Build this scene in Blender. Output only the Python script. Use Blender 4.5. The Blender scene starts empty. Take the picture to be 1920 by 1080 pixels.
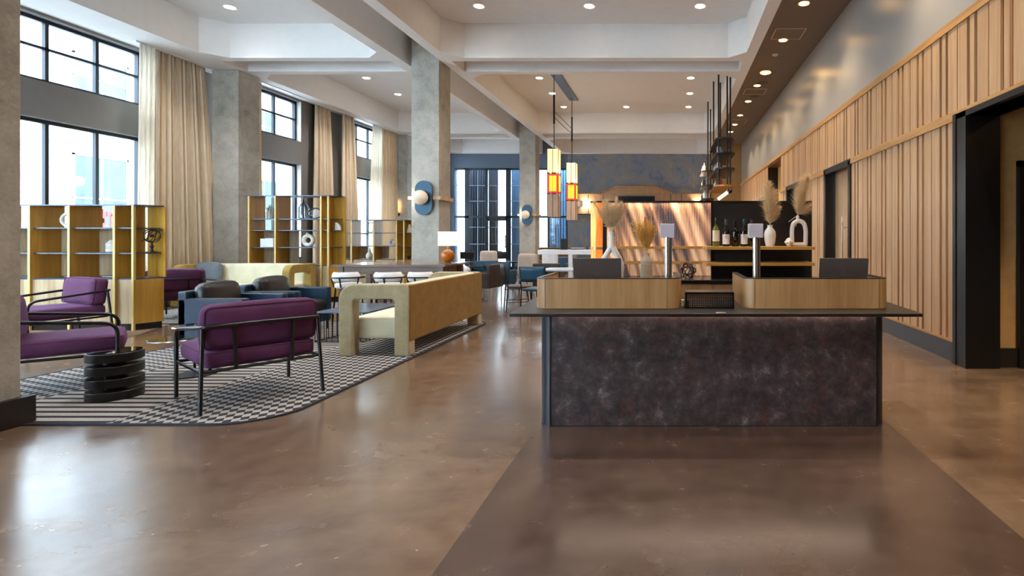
import bpy, bmesh, math, random
from mathutils import Vector, Matrix
PI = math.pi
random.seed(7)
S = bpy.context.scene
COL = S.collection

def lin(h):
    h = h.lstrip('#')
    c = [int(h[i:i+2], 16) / 255 for i in (0, 2, 4)]
    return tuple([x / 12.92 if x <= .04045 else ((x + .055) / 1.055) ** 2.4 for x in c] + [1.0])

# ------------------------------------------------------------------ camera, sky, exposure
cam = bpy.data.cameras.new('camera')
camo = bpy.data.objects.new('camera', cam)
COL.objects.link(camo)
camo.location = (0, 0, 1.35)
camo.rotation_euler = (PI / 2, 0, 0)
cam.sensor_width = 36
cam.lens = 36 * 1000 / 1920
cam.shift_x = -(1256 - 960) / 1920
cam.shift_y = -(540 - 447) / 1920
cam.clip_end = 300
S.camera = camo
S.view_settings.view_transform = 'Standard'
S.view_settings.look = 'None'
S.view_settings.gamma = 1
S.view_settings.use_curve_mapping = False
S.view_settings.exposure = 0.82
world = bpy.data.worlds.new('sky')
S.world = world
world.use_nodes = True
bg = world.node_tree.nodes['Background']
bg.inputs[0].default_value = (0.74, 0.87, 1.0, 1)
bg.inputs[1].default_value = 16.0
LIGHT = 1.0      # strength of the room's own lamps

# ------------------------------------------------------------------ materials
MATS = {}
def new_mat(name):
    m = bpy.data.materials.new(name)
    m.use_nodes = True
    nt = m.node_tree
    return m, nt, nt.nodes['Principled BSDF']

def setp(b, **k):
    for n, v in k.items():
        n = n.replace('_', ' ')
        if n in b.inputs:
            b.inputs[n].default_value = v

def ramp(nt, fac, stops):
    r = nt.nodes.new('ShaderNodeValToRGB')
    els = r.color_ramp.elements
    while len(els) < len(stops):
        els.new(.5)
    for e, (p, c) in zip(els, stops):
        e.position = p
        e.color = lin(c) if isinstance(c, str) else c
    nt.links.new(fac, r.inputs[0])
    return r.outputs[0]

def coords(nt, scale=(1, 1, 1), rot=(0, 0, 0)):
    t = nt.nodes.new('ShaderNodeTexCoord')
    mp = nt.nodes.new('ShaderNodeMapping')
    mp.inputs['Scale'].default_value = scale
    mp.inputs['Rotation'].default_value = rot
    nt.links.new(t.outputs['Object'], mp.inputs[0])
    return mp.outputs[0]

def noise(nt, vec, scale, detail=4, rough=.55, dist=0):
    n = nt.nodes.new('ShaderNodeTexNoise')
    n.inputs['Scale'].default_value = scale
    n.inputs['Detail'].default_value = detail
    n.inputs['Roughness'].default_value = rough
    n.inputs['Distortion'].default_value = dist
    nt.links.new(vec, n.inputs['Vector'])
    return n.outputs['Fac']

def bump(nt, b, h, strength=.2, dist=.01):
    bp = nt.nodes.new('ShaderNodeBump')
    bp.inputs['Strength'].default_value = strength
    bp.inputs['Distance'].default_value = dist
    nt.links.new(h, bp.inputs['Height'])
    nt.links.new(bp.outputs[0], b.inputs['Normal'])

def plain(name, col, rough=.5, metal=0, var=.06, scale=6, bmp=0, bscale=60, **k):
    """a paint, plastic, metal or stone with a faint procedural unevenness"""
    if name in MATS: return MATS[name]
    m, nt, b = new_mat(name)
    c = lin(col)
    v = coords(nt)
    n = noise(nt, v, scale)
    lo = tuple([x * (1 - var) for x in c[:3]] + [1]); hi = tuple([min(1, x * (1 + var)) for x in c[:3]] + [1])
    nt.links.new(ramp(nt, n, [(.3, lo), (.7, hi)]), b.inputs['Base Color'])
    setp(b, Roughness=rough, Metallic=metal, **k)
    if bmp: bump(nt, b, noise(nt, v, bscale, 3), bmp, .004)
    MATS[name] = m
    return m

def wood(name, c1, c2, c3, grain='z', scale=9, rough=.45, stretch=.06, coat=0):
    if name in MATS: return MATS[name]
    m, nt, b = new_mat(name)
    sc = {'z': (1, 1, stretch), 'x': (stretch, 1, 1), 'y': (1, stretch, 1)}[grain]
    v = coords(nt, sc)
    n1 = noise(nt, v, scale, 6, .65, .4)
    n2 = noise(nt, v, scale * 7, 3, .6)
    mx = nt.nodes.new('ShaderNodeMath'); mx.operation = 'MULTIPLY_ADD'
    nt.links.new(n2, mx.inputs[0]); mx.inputs[1].default_value = .35
    nt.links.new(n1, mx.inputs[2])
    nt.links.new(ramp(nt, mx.outputs[0], [(.45, c3), (.65, c2), (.85, c1)]), b.inputs['Base Color'])
    setp(b, Roughness=rough)
    b.inputs['Coat Weight'].default_value = coat
    bump(nt, b, n2, .12, .002)
    MATS[name] = m
    return m

def fabric(name, c1, c2, scale=260, rough=.9, sheen=.3, wr=3, tint=None):
    if name in MATS: return MATS[name]
    m, nt, b = new_mat(name)
    v = coords(nt)
    n = noise(nt, v, scale, 2, .5)
    n2 = noise(nt, v, wr, 4, .6)
    ad = nt.nodes.new('ShaderNodeMath'); ad.operation = 'MULTIPLY_ADD'
    nt.links.new(n, ad.inputs[0]); ad.inputs[1].default_value = .5
    nt.links.new(n2, ad.inputs[2])
    nt.links.new(ramp(nt, ad.outputs[0], [(.55, c1), (.95, c2)]), b.inputs['Base Color'])
    setp(b, Roughness=rough)
    b.inputs['Sheen Weight'].default_value = sheen
    if tint: b.inputs['Sheen Tint'].default_value = lin(tint)
    bump(nt, b, ad.outputs[0], .25, .004)
    MATS[name] = m
    return m

def emit(name, col, strength, base='#ffffff'):
    if name in MATS: return MATS[name]
    m, nt, b = new_mat(name)
    setp(b, Roughness=.4)
    b.inputs['Base Color'].default_value = lin(base)
    b.inputs['Emission Color'].default_value = lin(col)
    b.inputs['Emission Strength'].default_value = strength
    MATS[name] = m
    return m

def clearglass(name, tint='#ffffff', refl=1.0, keep=None):
    """thin sheet glass: see-through with a fresnel reflection"""
    if name in MATS: return MATS[name]
    m = bpy.data.materials.new(name); m.use_nodes = True
    nt = m.node_tree; nt.nodes.clear()
    out = nt.nodes.new('ShaderNodeOutputMaterial')
    tr = nt.nodes.new('ShaderNodeBsdfTransparent'); tr.inputs[0].default_value = lin(tint)
    gl = nt.nodes.new('ShaderNodeBsdfGlossy'); gl.inputs['Roughness'].default_value = .02
    fr = nt.nodes.new('ShaderNodeFresnel'); fr.inputs[0].default_value = 1.45
    ge = nt.nodes.new('ShaderNodeNewGeometry'); mr = nt.nodes.new('ShaderNodeMapRange')
    nt.links.new(ge.outputs['Backfacing'], mr.inputs[0]); mr.inputs[3].default_value = 1.45; mr.inputs[4].default_value = 1 / 1.45
    nt.links.new(mr.outputs[0], fr.inputs[0])
    ml = nt.nodes.new('ShaderNodeMath'); ml.operation = 'MULTIPLY'; ml.inputs[1].default_value = refl
    mx = nt.nodes.new('ShaderNodeMixShader')
    nt.links.new(fr.outputs[0], ml.inputs[0]); nt.links.new(ml.outputs[0], mx.inputs[0])
    nt.links.new(tr.outputs[0], mx.inputs[1]); nt.links.new(gl.outputs[0], mx.inputs[2])
    nt.links.new(mx.outputs[0], out.inputs[0])
    MATS[name] = m
    return m

def sheer(name, col, trans=.5):
    """curtain cloth: diffuse, lets daylight through"""
    m = bpy.data.materials.new(name); m.use_nodes = True
    nt = m.node_tree; b = nt.nodes['Principled BSDF']; out = nt.nodes['Material Output']
    v = coords(nt, (1, 1, .15))
    n = noise(nt, v, 30, 3)
    c = lin(col); lo = tuple([x * .85 for x in c[:3]] + [1])
    cc = ramp(nt, n, [(.3, lo), (.7, c)])
    nt.links.new(cc, b.inputs['Base Color'])
    setp(b, Roughness=.9)
    tl = nt.nodes.new('ShaderNodeBsdfTranslucent'); nt.links.new(cc, tl.inputs[0])
    mx = nt.nodes.new('ShaderNodeMixShader'); mx.inputs[0].default_value = trans
    nt.links.new(b.outputs[0], mx.inputs[1]); nt.links.new(tl.outputs[0], mx.inputs[2])
    nt.links.new(mx.outputs[0], out.inputs[0])
    return m

def floor_mat():
    m, nt, b = new_mat('polished_concrete')
    v = coords(nt)
    n1 = noise(nt, v, 1.1, 6, .6, .6)
    n2 = noise(nt, v, 7, 4, .5, .2)
    n3 = noise(nt, coords(nt, (.35, 1.6, 1)), 2.2, 5, .6, .5)
    def addm(a, bb, k):
        x = nt.nodes.new('ShaderNodeMath'); x.operation = 'MULTIPLY_ADD'
        nt.links.new(bb, x.inputs[0]); x.inputs[1].default_value = k; nt.links.new(a, x.inputs[2])
        return x.outputs[0]
    f0 = nt.nodes.new('ShaderNodeMath'); f0.operation = 'MULTIPLY'; nt.links.new(addm(addm(n1, n2, .35), n3, .6), f0.inputs[0]); f0.inputs[1].default_value = .513
    f = f0.outputs[0]
    warm = ramp(nt, f, [(.34, '#4d3a2d'), (.5, '#665140'), (.68, '#7c6652')])
    dark = ramp(nt, f, [(.34, '#372a22'), (.5, '#493830'), (.68, '#5b4a3f')])
    sep = nt.nodes.new('ShaderNodeSeparateXYZ'); nt.links.new(v, sep.inputs[0])
    def cmp(op, s, val):
        x = nt.nodes.new('ShaderNodeMath'); x.operation = op
        nt.links.new(s, x.inputs[0]); x.inputs[1].default_value = val
        return x.outputs[0]
    def mul(a, c):
        x = nt.nodes.new('ShaderNodeMath'); x.operation = 'MULTIPLY'
        nt.links.new(a, x.inputs[0]); nt.links.new(c, x.inputs[1]); return x.outputs[0]
    X, Y = sep.outputs['X'], sep.outputs['Y']
    inside = mul(mul(cmp('GREATER_THAN', X, -.955), cmp('LESS_THAN', X, 1.59)), cmp('LESS_THAN', Y, 4.4))
    mx = nt.nodes.new('ShaderNodeMix'); mx.data_type = 'RGBA'
    nt.links.new(inside, mx.inputs[0]); nt.links.new(warm, mx.inputs[6]); nt.links.new(dark, mx.inputs[7])
    # the hairline crack that wanders across the dark pour
    w = noise(nt, coords(nt, (1, .02, 1)), 3.2, 7, .65)
    ln = nt.nodes.new('ShaderNodeMath'); ln.operation = 'MULTIPLY_ADD'
    nt.links.new(w, ln.inputs[0]); ln.inputs[1].default_value = -.7; nt.links.new(Y, ln.inputs[2])
    off = nt.nodes.new('ShaderNodeMath'); off.operation = 'SUBTRACT'; nt.links.new(ln.outputs[0], off.inputs[0]); off.inputs[1].default_value = 2.83
    ab = nt.nodes.new('ShaderNodeMath'); ab.operation = 'ABSOLUTE'; nt.links.new(off.outputs[0], ab.inputs[0])
    cr = mul(mul(cmp('LESS_THAN', ab.outputs[0], .0045), cmp('GREATER_THAN', X, -.6)), cmp('LESS_THAN', X, 1.35))
    mx2 = nt.nodes.new('ShaderNodeMix'); mx2.data_type = 'RGBA'
    sc = nt.nodes.new('ShaderNodeMath'); sc.operation = 'MULTIPLY'; nt.links.new(cr, sc.inputs[0]); sc.inputs[1].default_value = .55
    nt.links.new(sc.outputs[0], mx2.inputs[0]); nt.links.new(mx.outputs[2], mx2.inputs[6]); mx2.inputs[7].default_value = lin('#2a1f19')
    nt.links.new(mx2.outputs[2], b.inputs['Base Color'])
    rr = nt.nodes.new('ShaderNodeMapRange'); nt.links.new(n2, rr.inputs[0])
    rr.inputs[3].default_value = .14; rr.inputs[4].default_value = .34
    nt.links.new(rr.outputs[0], b.inputs['Roughness'])
    b.inputs['Specular IOR Level'].default_value = .6
    b.inputs['Coat Weight'].default_value = .35
    b.inputs['Coat Roughness'].default_value = .18
    bump(nt, b, n1, .04, .02)
    return m

def concrete_mat():
    m, nt, b = new_mat('cast_concrete')
    v = coords(nt)
    n1 = noise(nt, v, 1.8, 10, .72, .2); n2 = noise(nt, v, 34, 6, .75)
    ad = nt.nodes.new('ShaderNodeMath'); ad.operation = 'MULTIPLY_ADD'
    nt.links.new(n2, ad.inputs[0]); ad.inputs[1].default_value = .4; nt.links.new(n1, ad.inputs[2])
    nt.links.new(ramp(nt, ad.outputs[0], [(.5, '#8a8478'), (.7, '#aaa498'), (.9, '#c0baae')]), b.inputs['Base Color'])
    setp(b, Roughness=.7); bump(nt, b, ad.outputs[0], .25, .008)
    return m

def rust_mat():
    m, nt, b = new_mat('rusted_steel_sheet')
    v = coords(nt)
    n1 = noise(nt, v, 7, 12, .78, .15); n2 = noise(nt, v, 4.5, 6, .7, .3); n3 = noise(nt, v, 22, 8, .8, .1)
    base = ramp(nt, n1, [(.34, '#231d1e'), (.46, '#3a3031'), (.56, '#4c4142'), (.68, '#85797a')])
    mx = nt.nodes.new('ShaderNodeMix'); mx.data_type = 'RGBA'
    mm = nt.nodes.new('ShaderNodeMath'); mm.operation = 'MULTIPLY'; nt.links.new(n2, mm.inputs[0]); nt.links.new(n3, mm.inputs[1])
    fc = ramp(nt, mm.outputs[0], [(.27, (0, 0, 0, 1)), (.37, (.6, .6, .6, 1))])
    nt.links.new(fc, mx.inputs[0]); nt.links.new(base, mx.inputs[6]); mx.inputs[7].default_value = lin('#5e3427')
    nt.links.new(mx.outputs[2], b.inputs['Base Color'])
    setp(b, Roughness=.5, Metallic=.25); bump(nt, b, n1, .15, .004)
    return m

def slate_mat():
    m, nt, b = new_mat('blue_slate_plaster')
    v = coords(nt)
    n1 = noise(nt, v, 1.6, 8, .7, .6); n3 = noise(nt, coords(nt, (1, 1, .12)), 20, 4, .7)
    ad = nt.nodes.new('ShaderNodeMath'); ad.operation = 'MULTIPLY_ADD'
    nt.links.new(n3, ad.inputs[0]); ad.inputs[1].default_value = .3; nt.links.new(n1, ad.inputs[2])
    nt.links.new(ramp(nt, ad.outputs[0], [(.45, '#5b6a84'), (.6, '#7d8698'), (.72, '#8f8b88'), (.85, '#a59a8c')]), b.inputs['Base Color'])
    setp(b, Roughness=.6)
    return m

def rug_mat(x0, x1, period=.115):
    """stripes across the middle, stretched diamonds down both sides"""
    m, nt, b = new_mat('woven_rug')
    v = coords(nt)
    sep = nt.nodes.new('ShaderNodeSeparateXYZ'); nt.links.new(v, sep.inputs[0])
    X, Y = sep.outputs['X'], sep.outputs['Y']
    def M(op, a, c=None, d=None):
        x = nt.nodes.new('ShaderNodeMath'); x.operation = op
        for i, q in enumerate((a, c, d)):
            if q is None: continue
            if isinstance(q, (int, float)): x.inputs[i].default_value = q
            else: nt.links.new(q, x.inputs[i])
        return x.outputs[0]
    stripe = M('LESS_THAN', M('FRACT', M('DIVIDE', Y, period)), .42)
    # leaning chequer of stretched diamonds
    u = M('DIVIDE', X, .078)
    vv = M('ADD', M('DIVIDE', Y, .10), M('MULTIPLY', u, .28))
    par = M('ADD', M('FLOOR', M('ADD', u, vv)), M('FLOOR', M('SUBTRACT', M('MULTIPLY', vv, 1.0), u)))
    dia = M('GREATER_THAN', M('FRACT', M('MULTIPLY', par, .5)), .25)
    mid = M('MULTIPLY', M('GREATER_THAN', X, x0), M('LESS_THAN', X, x1))
    pat = M('ADD', M('MULTIPLY', mid, stripe), M('MULTIPLY', M('SUBTRACT', 1.0, mid), dia))
    n = noise(nt, v, 90, 3)
    lightc = ramp(nt, n, [(.3, '#8f857e'), (.7, '#aba298')]); darkc = ramp(nt, n, [(.3, '#0b0f18'), (.7, '#161d2a')])
    mx = nt.nodes.new('ShaderNodeMix'); mx.data_type = 'RGBA'
    nt.links.new(pat, mx.inputs[0]); nt.links.new(lightc, mx.inputs[6]); nt.links.new(darkc, mx.inputs[7])
    nt.links.new(mx.outputs[2], b.inputs['Base Color'])
    setp(b, Roughness=.95); bump(nt, b, n, .3, .003)
    return m

M_FLOOR = floor_mat()
M_CONC = concrete_mat()
M_RUST = rust_mat()
M_SLATE = slate_mat()
M_CEIL = plain('white_ceiling_paint', '#e6e2de', .85, var=.02)
M_AISLE = plain('taupe_ceiling_paint', '#7d6e60', .7, var=.03)
M_GREYW = plain('grey_wall_paint', '#9c9b9a', .3, var=.04, scale=2)
M_WINW = plain('dark_grey_wall_paint', '#7c7a78', .7, var=.03)
M_TANW = plain('tan_wallcovering', '#a8814f', .75, var=.08, scale=14)
M_BLUEW = plain('slate_blue_wall_paint', '#5f6b7c', .6, var=.04)
M_BLACK = plain('black_paint', '#0c0b0e', .4, var=.1)
M_BLKMET = plain('black_metal', '#08080a', .34, .0, var=.1)
M_BASE = plain('charcoal_skirting', '#2c3038', .35, var=.08)
M_BASEBK = plain('black_skirting', '#1c1715', .45, var=.1)
M_OAK = wood('light_oak', '#c9a47e', '#ba946e', '#a8845f', scale=14, stretch=.04)
M_OAKDK = wood('oak_groove', '#7d4f26', '#6a421f', '#523015', scale=10)
M_OAKCAP = wood('oak_cap', '#c99a63', '#b58650', '#98693a', grain='y', scale=8)
M_RISER = wood('riser_oak', '#b48c60', '#a47b50', '#8f673f', scale=7, rough=.35)
M_PLY = wood('yellow_plywood', '#d3a244', '#c08d33', '#a87626', scale=5, rough=.4)
M_PLYEDGE = plain('plywood_edge', '#d9c27a', .5)
M_PALEW = wood('pale_ash_front', '#c9b393', '#b59c79', '#96805f', scale=10)
M_WALNUT = wood('walnut', '#80614d', '#6a4d3c', '#4f382c', grain='x', scale=6, rough=.25, coat=.3)
M_HONEY = wood('honey_oak', '#cf9a50', '#c08a40', '#a87430', grain='x', scale=8, rough=.35)
M_SHELFM = plain('blue_grey_metal_shelf', '#4a5666', .35, .4)
M_WINF = plain('window_frame_metal', '#232b33', .4, .3)
M_GLASS = clearglass('window_glass', '#f4fbff')
M_PURPLE = fabric('purple_wool', '#451a38', '#5c284e', sheen=.22, tint='#8a60b8')
M_PIPE = plain('purple_piping', '#431a38', .8)
M_MUST = fabric('mustard_velvet', '#674a0f', '#7b5a18', scale=120, sheen=.25, tint='#e8c890', wr=9)
M_OLIVE = fabric('sand_velvet', '#948461', '#a99976', scale=120, sheen=.3, tint='#ffffff', wr=9)
M_CREAMF = fabric('cream_upholstery', '#cabf9c', '#ddd3b4', scale=200)
M_LEATH = plain('navy_leather', '#0c2a42', .38, var=.2, scale=4, bmp=.3, bscale=90)
M_LEATHB = plain('brown_black_leather', '#1a1311', .4, var=.2, scale=5, bmp=.5, bscale=14)
M_TEAL = plain('teal_leather', '#0c3d55', .4, var=.1, bmp=.2, bscale=80)
M_BROWNL = plain('brown_leather', '#32251f', .4, var=.15, bmp=.2, bscale=80)
M_WHITEF = fabric('white_boucle', '#cfc9c6', '#efeae8', scale=160)
M_BEIGEF = fabric('beige_upholstery', '#b09a8a', '#c8b4a4', scale=160)
M_CERAM = plain('white_ceramic', '#e4dcd2', .45, var=.03, bmp=.1, bscale=60)
M_WHITE = plain('white_laminate', '#e6e6ea', .3, var=.02)
M_STEEL = plain('brushed_steel', '#c9c7c4', .25, 1.0, var=.08, scale=30)
M_BRASS = plain('brass', '#c8a04c', .3, .9)
M_DKGREY = plain('laptop_shell', '#574c49', .4, .2, var=.04)
M_STONE = plain('black_stone', '#1b1819', .18, var=.6, scale=60)
M_COUNTER = plain('black_counter_laminate', '#161110', .4, var=.12)
M_PLASTER = plain('facade_render', '#dcd8d2', .9, var=.04, scale=2)
M_DKGLASS = plain('dark_glass', '#3c4a5a', .12, var=.3, scale=1.2)
M_RED = plain('red_reflection_paint', '#c02a22', .5)

# ------------------------------------------------------------------ mesh helpers
class MB:
    def __init__(self):
        self.b = bmesh.new()
    def add(self, verts, faces, mtx=None):
        vs = [self.b.verts.new((mtx @ Vector(v)) if mtx else v) for v in verts]
        for f in faces:
            try: self.b.faces.new([vs[i] for i in f])
            except ValueError: pass
        return self
    def box(self, x0, x1, y0, y1, z0, z1, mtx=None):
        v = [(x, y, z) for x in (x0, x1) for y in (y0, y1) for z in (z0, z1)]
        return self.add(v, [(0, 1, 3, 2), (4, 6, 7, 5), (0, 4, 5, 1), (2, 3, 7, 6), (0, 2, 6, 4), (1, 5, 7, 3)], mtx)
    def prism(self, poly, z0, z1, mtx=None, top=None):
        n = len(poly); top = top or poly
        v = [(p[0], p[1], z0) for p in poly] + [(p[0], p[1], z1) for p in top]
        f = [tuple(reversed(range(n))), tuple(range(n, 2 * n))] + [(i, (i + 1) % n, n + (i + 1) % n, n + i) for i in range(n)]
        return self.add(v, f, mtx)
    def prism_x(self, poly, x0, x1):       # poly in (y, z)
        return self.prism(poly, x0, x1, Matrix(((0, 0, 1, 0), (1, 0, 0, 0), (0, 1, 0, 0), (0, 0, 0, 1))))
    def prism_y(self, poly, y0, y1):       # poly in (x, z)
        return self.prism(poly, y0, y1, Matrix(((1, 0, 0, 0), (0, 0, 1, 0), (0, 1, 0, 0), (0, 0, 0, 1))))
    def tube(self, path, r, seg=8, closed=False, mtx=None):
        P = [Vector(p) for p in path]; n = len(P)
        rs = r if isinstance(r, (list, tuple)) else [r] * n
        verts = []; up = None
        for i, p in enumerate(P):
            a = P[(i - 1) % n] if (closed or i > 0) else p
            c = P[(i + 1) % n] if (closed or i < n - 1) else p
            t = (c - a).normalized()
            if up is None:
                up = Vector((0, 0, 1)) if abs(t.z) < .9 else Vector((1, 0, 0))
            s = t.cross(up)
            if s.length < 1e-5: s = t.cross(Vector((0, 1, 0)))
            s.normalize(); up = s.cross(t).normalized()
            for k in range(seg):
                an = 2 * PI * k / seg
                verts.append(p + (s * math.cos(an) + up * math.sin(an)) * rs[i])
        f = []
        for i in range(n if closed else n - 1):
            j = (i + 1) % n
            for k in range(seg):
                l = (k + 1) % seg
                f.append((i * seg + k, i * seg + l, j * seg + l, j * seg + k))
        if not closed:
            f.append(tuple(reversed(range(seg)))); f.append(tuple(range((n - 1) * seg, n * seg)))
        return self.add(verts, f, mtx)
    def lathe(self, prof, c=(0, 0, 0), seg=24, mtx=None, sx=1, sy=1):
        verts = []; n = len(prof)
        for (r, z) in prof:
            for k in range(seg):
                an = 2 * PI * k / seg
                verts.append((c[0] + r * math.cos(an) * sx, c[1] + r * math.sin(an) * sy, c[2] + z))
        f = [(i * seg + k, i * seg + (k + 1) % seg, (i + 1) * seg + (k + 1) % seg, (i + 1) * seg + k) for i in range(n - 1) for k in range(seg)]
        f.append(tuple(reversed(range(seg)))); f.append(tuple(range((n - 1) * seg, n * seg)))
        return self.add(verts, f, mtx)
    def sphere(self, c, r, seg=20, rings=12, sz=1):
        prof = [(max(1e-4, r * math.sin(PI * i / rings)), -r * sz * math.cos(PI * i / rings)) for i in range(rings + 1)]
        return self.lathe(prof, c, seg)
    def cushion(self, x0, x1, y0, y1, z0, z1, r=.04, puff=.02, n=10, mtx=None):
        """a soft rounded block, slightly swollen on its faces"""
        c = Vector(((x0 + x1) / 2, (y0 + y1) / 2, (z0 + z1) / 2))
        a = Vector(((x1 - x0) / 2, (y1 - y0) / 2, (z1 - z0) / 2))
        r = min(r, a.x * .98, a.y * .98, a.z * .98)
        vid = {}; verts = []; faces = []
        def vert(p):
            k = (round(p.x, 5), round(p.y, 5), round(p.z, 5))
            if k in vid: return vid[k]
            q = Vector([math.sin(PI / 2 * t) if abs(t) < 1 else t for t in p])
            w = Vector((q.x * a.x, q.y * a.y, q.z * a.z))
            inn = Vector([max(-(a[i] - r), min(a[i] - r, w[i])) for i in range(3)])
            d = w - inn
            if d.length > 1e-9: d = d.normalized() * r
            w = inn + d
            for i in range(3):
                j, l = (i + 1) % 3, (i + 2) % 3
                if abs(p[i]) > .999:
                    w[i] += math.copysign(puff * (1 - q[j] ** 2) * (1 - q[l] ** 2), p[i])
            verts.append(w + c); vid[k] = len(verts) - 1
            return vid[k]
        for ax in range(3):
            u, v = (ax + 1) % 3, (ax + 2) % 3
            for s in (-1, 1):
                for i in range(n):
                    for j in range(n):
                        q = []
                        for (di, dj) in ((0, 0), (1, 0), (1, 1), (0, 1)):
                            p = Vector((0, 0, 0)); p[ax] = s
                            p[u] = -1 + 2 * (i + di) / n; p[v] = -1 + 2 * (j + dj) / n
                            q.append(vert(p))
                        faces.append(q if s > 0 else list(reversed(q)))
        return self.add(verts, faces, mtx)
    def grid(self, fn, nu, nv):
        verts = [fn(i / nu, j / nv) for i in range(nu + 1) for j in range(nv + 1)]
        f = [(i * (nv + 1) + j, (i + 1) * (nv + 1) + j, (i + 1) * (nv + 1) + j + 1, i * (nv + 1) + j + 1) for i in range(nu) for j in range(nv)]
        return self.add(verts, f)
    def out(self, name, mat, parent=None, world=False, smooth=False, bevel=0, bseg=2, solid=0, sub=0, recalc=True):
        if recalc: bmesh.ops.recalc_face_normals(self.b, faces=self.b.faces)
        me = bpy.data.meshes.new(name)
        if parent is not None and world:
            inv = Matrix.Translation(parent.location) @ Matrix.Rotation(parent.rotation_euler.z, 4, 'Z')
            if parent.parent is not None:
                pp = parent.parent
                inv = Matrix.Translation(pp.location) @ Matrix.Rotation(pp.rotation_euler.z, 4, 'Z') @ inv
            self.b.transform(inv.inverted())
        self.b.to_mesh(me); self.b.free()
        if smooth:
            for p in me.polygons: p.use_smooth = True
            try: me.set_sharp_from_angle(angle=math.radians(42))
            except Exception: pass
        o = bpy.data.objects.new(name, me)
        COL.objects.link(o)
        if parent is not None: o.parent = parent
        if mat: me.materials.append(mat)
        if bevel:
            md = o.modifiers.new('bevel', 'BEVEL'); md.width = bevel; md.segments = bseg; md.limit_method = 'ANGLE'
        if solid:
            md = o.modifiers.new('solid', 'SOLIDIFY'); md.thickness = solid; md.offset = 0
        if sub:
            md = o.modifiers.new('sub', 'SUBSURF'); md.levels = sub; md.render_levels = sub
        return o

def rounded(pts, rad, seg=6, closed=True):
    """round the corners of a 2-D outline; rad may be one number or one per corner"""
    n = len(pts); out = []
    for i, p in enumerate(pts):
        r = rad[i] if isinstance(rad, (list, tuple)) else rad
        if (not closed and i in (0, n - 1)) or r <= 0:
            out.append(tuple(p)); continue
        p = Vector(p); a = Vector(pts[i - 1]); c = Vector(pts[(i + 1) % n])
        u = (a - p).normalized(); w = (c - p).normalized()
        ang = math.acos(max(-1, min(1, u.dot(w))))
        t = min(r / math.tan(ang / 2), (a - p).length * .49, (c - p).length * .49)
        rr = t * math.tan(ang / 2)
        ctr = p + (u + w).normalized() * (rr / math.sin(ang / 2))
        s = p + u * t - ctr; e = p + w * t - ctr
        a0 = math.atan2(s.y, s.x); a1 = math.atan2(e.y, e.x)
        d = (a1 - a0 + PI) % (2 * PI) - PI
        for k in range(seg + 1):
            th = a0 + d * k / seg
            out.append((ctr.x + rr * math.cos(th), ctr.y + rr * math.sin(th)))
    return out

def band(path, th, left=True):
    """closed outline of a wall of thickness th that follows an open 2-D path"""
    P = [Vector(p) for p in path]; off = []
    for i, p in enumerate(P):
        a = P[max(0, i - 1)]; c = P[min(len(P) - 1, i + 1)]
        t = (c - a).normalized(); nrm = Vector((-t.y, t.x)) * (th if left else -th)
        off.append(p + nrm)
    return [tuple(p) for p in P] + [tuple(p) for p in reversed(off)]

def smooth_path(pts, rad=.05, seg=5):
    """round the bends of a 3-D polyline"""
    P = [Vector(p) for p in pts]; out = [P[0]]
    for i in range(1, len(P) - 1):
        p = P[i]; u = P[i - 1] - p; w = P[i + 1] - p
        t = min(rad, u.length * .45, w.length * .45)
        a = p + u.normalized() * t; c = p + w.normalized() * t
        for k in range(seg + 1):
            s = k / seg
            out.append(a * (1 - s) ** 2 + p * 2 * s * (1 - s) + c * s ** 2)
    out.append(P[-1])
    return out

def tag(o, label=None, cat=None, group=None, kind=None):
    if label: o['label'] = label
    if cat: o['category'] = cat
    if group: o['group'] = group
    if kind: o['kind'] = kind
    return o
def thing(name, label, cat, loc=(0, 0, 0), rz=0, group=None):
    o = bpy.data.objects.new(name, None); COL.objects.link(o)
    o.empty_display_size = .1
    o.location = loc; o.rotation_euler = (0, 0, rz)
    return tag(o, label, cat, group)
def struct(o):
    o['kind'] = 'structure'; return o
def dup(o, loc, rz=0, label=None, group=None, parent=None):
    """a copy of a thing with copies of its parts and their sub-parts"""
    def cp(x, par):
        c = x.copy(); COL.objects.link(c); c.parent = par
        for ch in list(x.children): cp(ch, c)
        return c
    r = cp(o, parent); r.location = loc; r.rotation_euler = (0, 0, rz)
    if label: r['label'] = label
    if group: r['group'] = group
    return r
def face(fx, fy):
    """z rotation that turns local +Y to the direction (fx, fy)"""
    return math.atan2(-fx, fy)
# ================================================================== THE ROOM
ZB, ZC, ZA = 5.03, 5.73, 5.45        # beam underside, coffer ceiling, aisle ceiling
WL1, WL2, WR = -10.25, -9.82, 3.12   # window walls (they jog at the pilaster) and the panelled wall
YF, YB, YJ = -5.0, 23.25, 11.95
struct(MB().box(-10.6, 8.2, YF - .3, 34, -.12, 0).out('floor', M_FLOOR))

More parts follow.
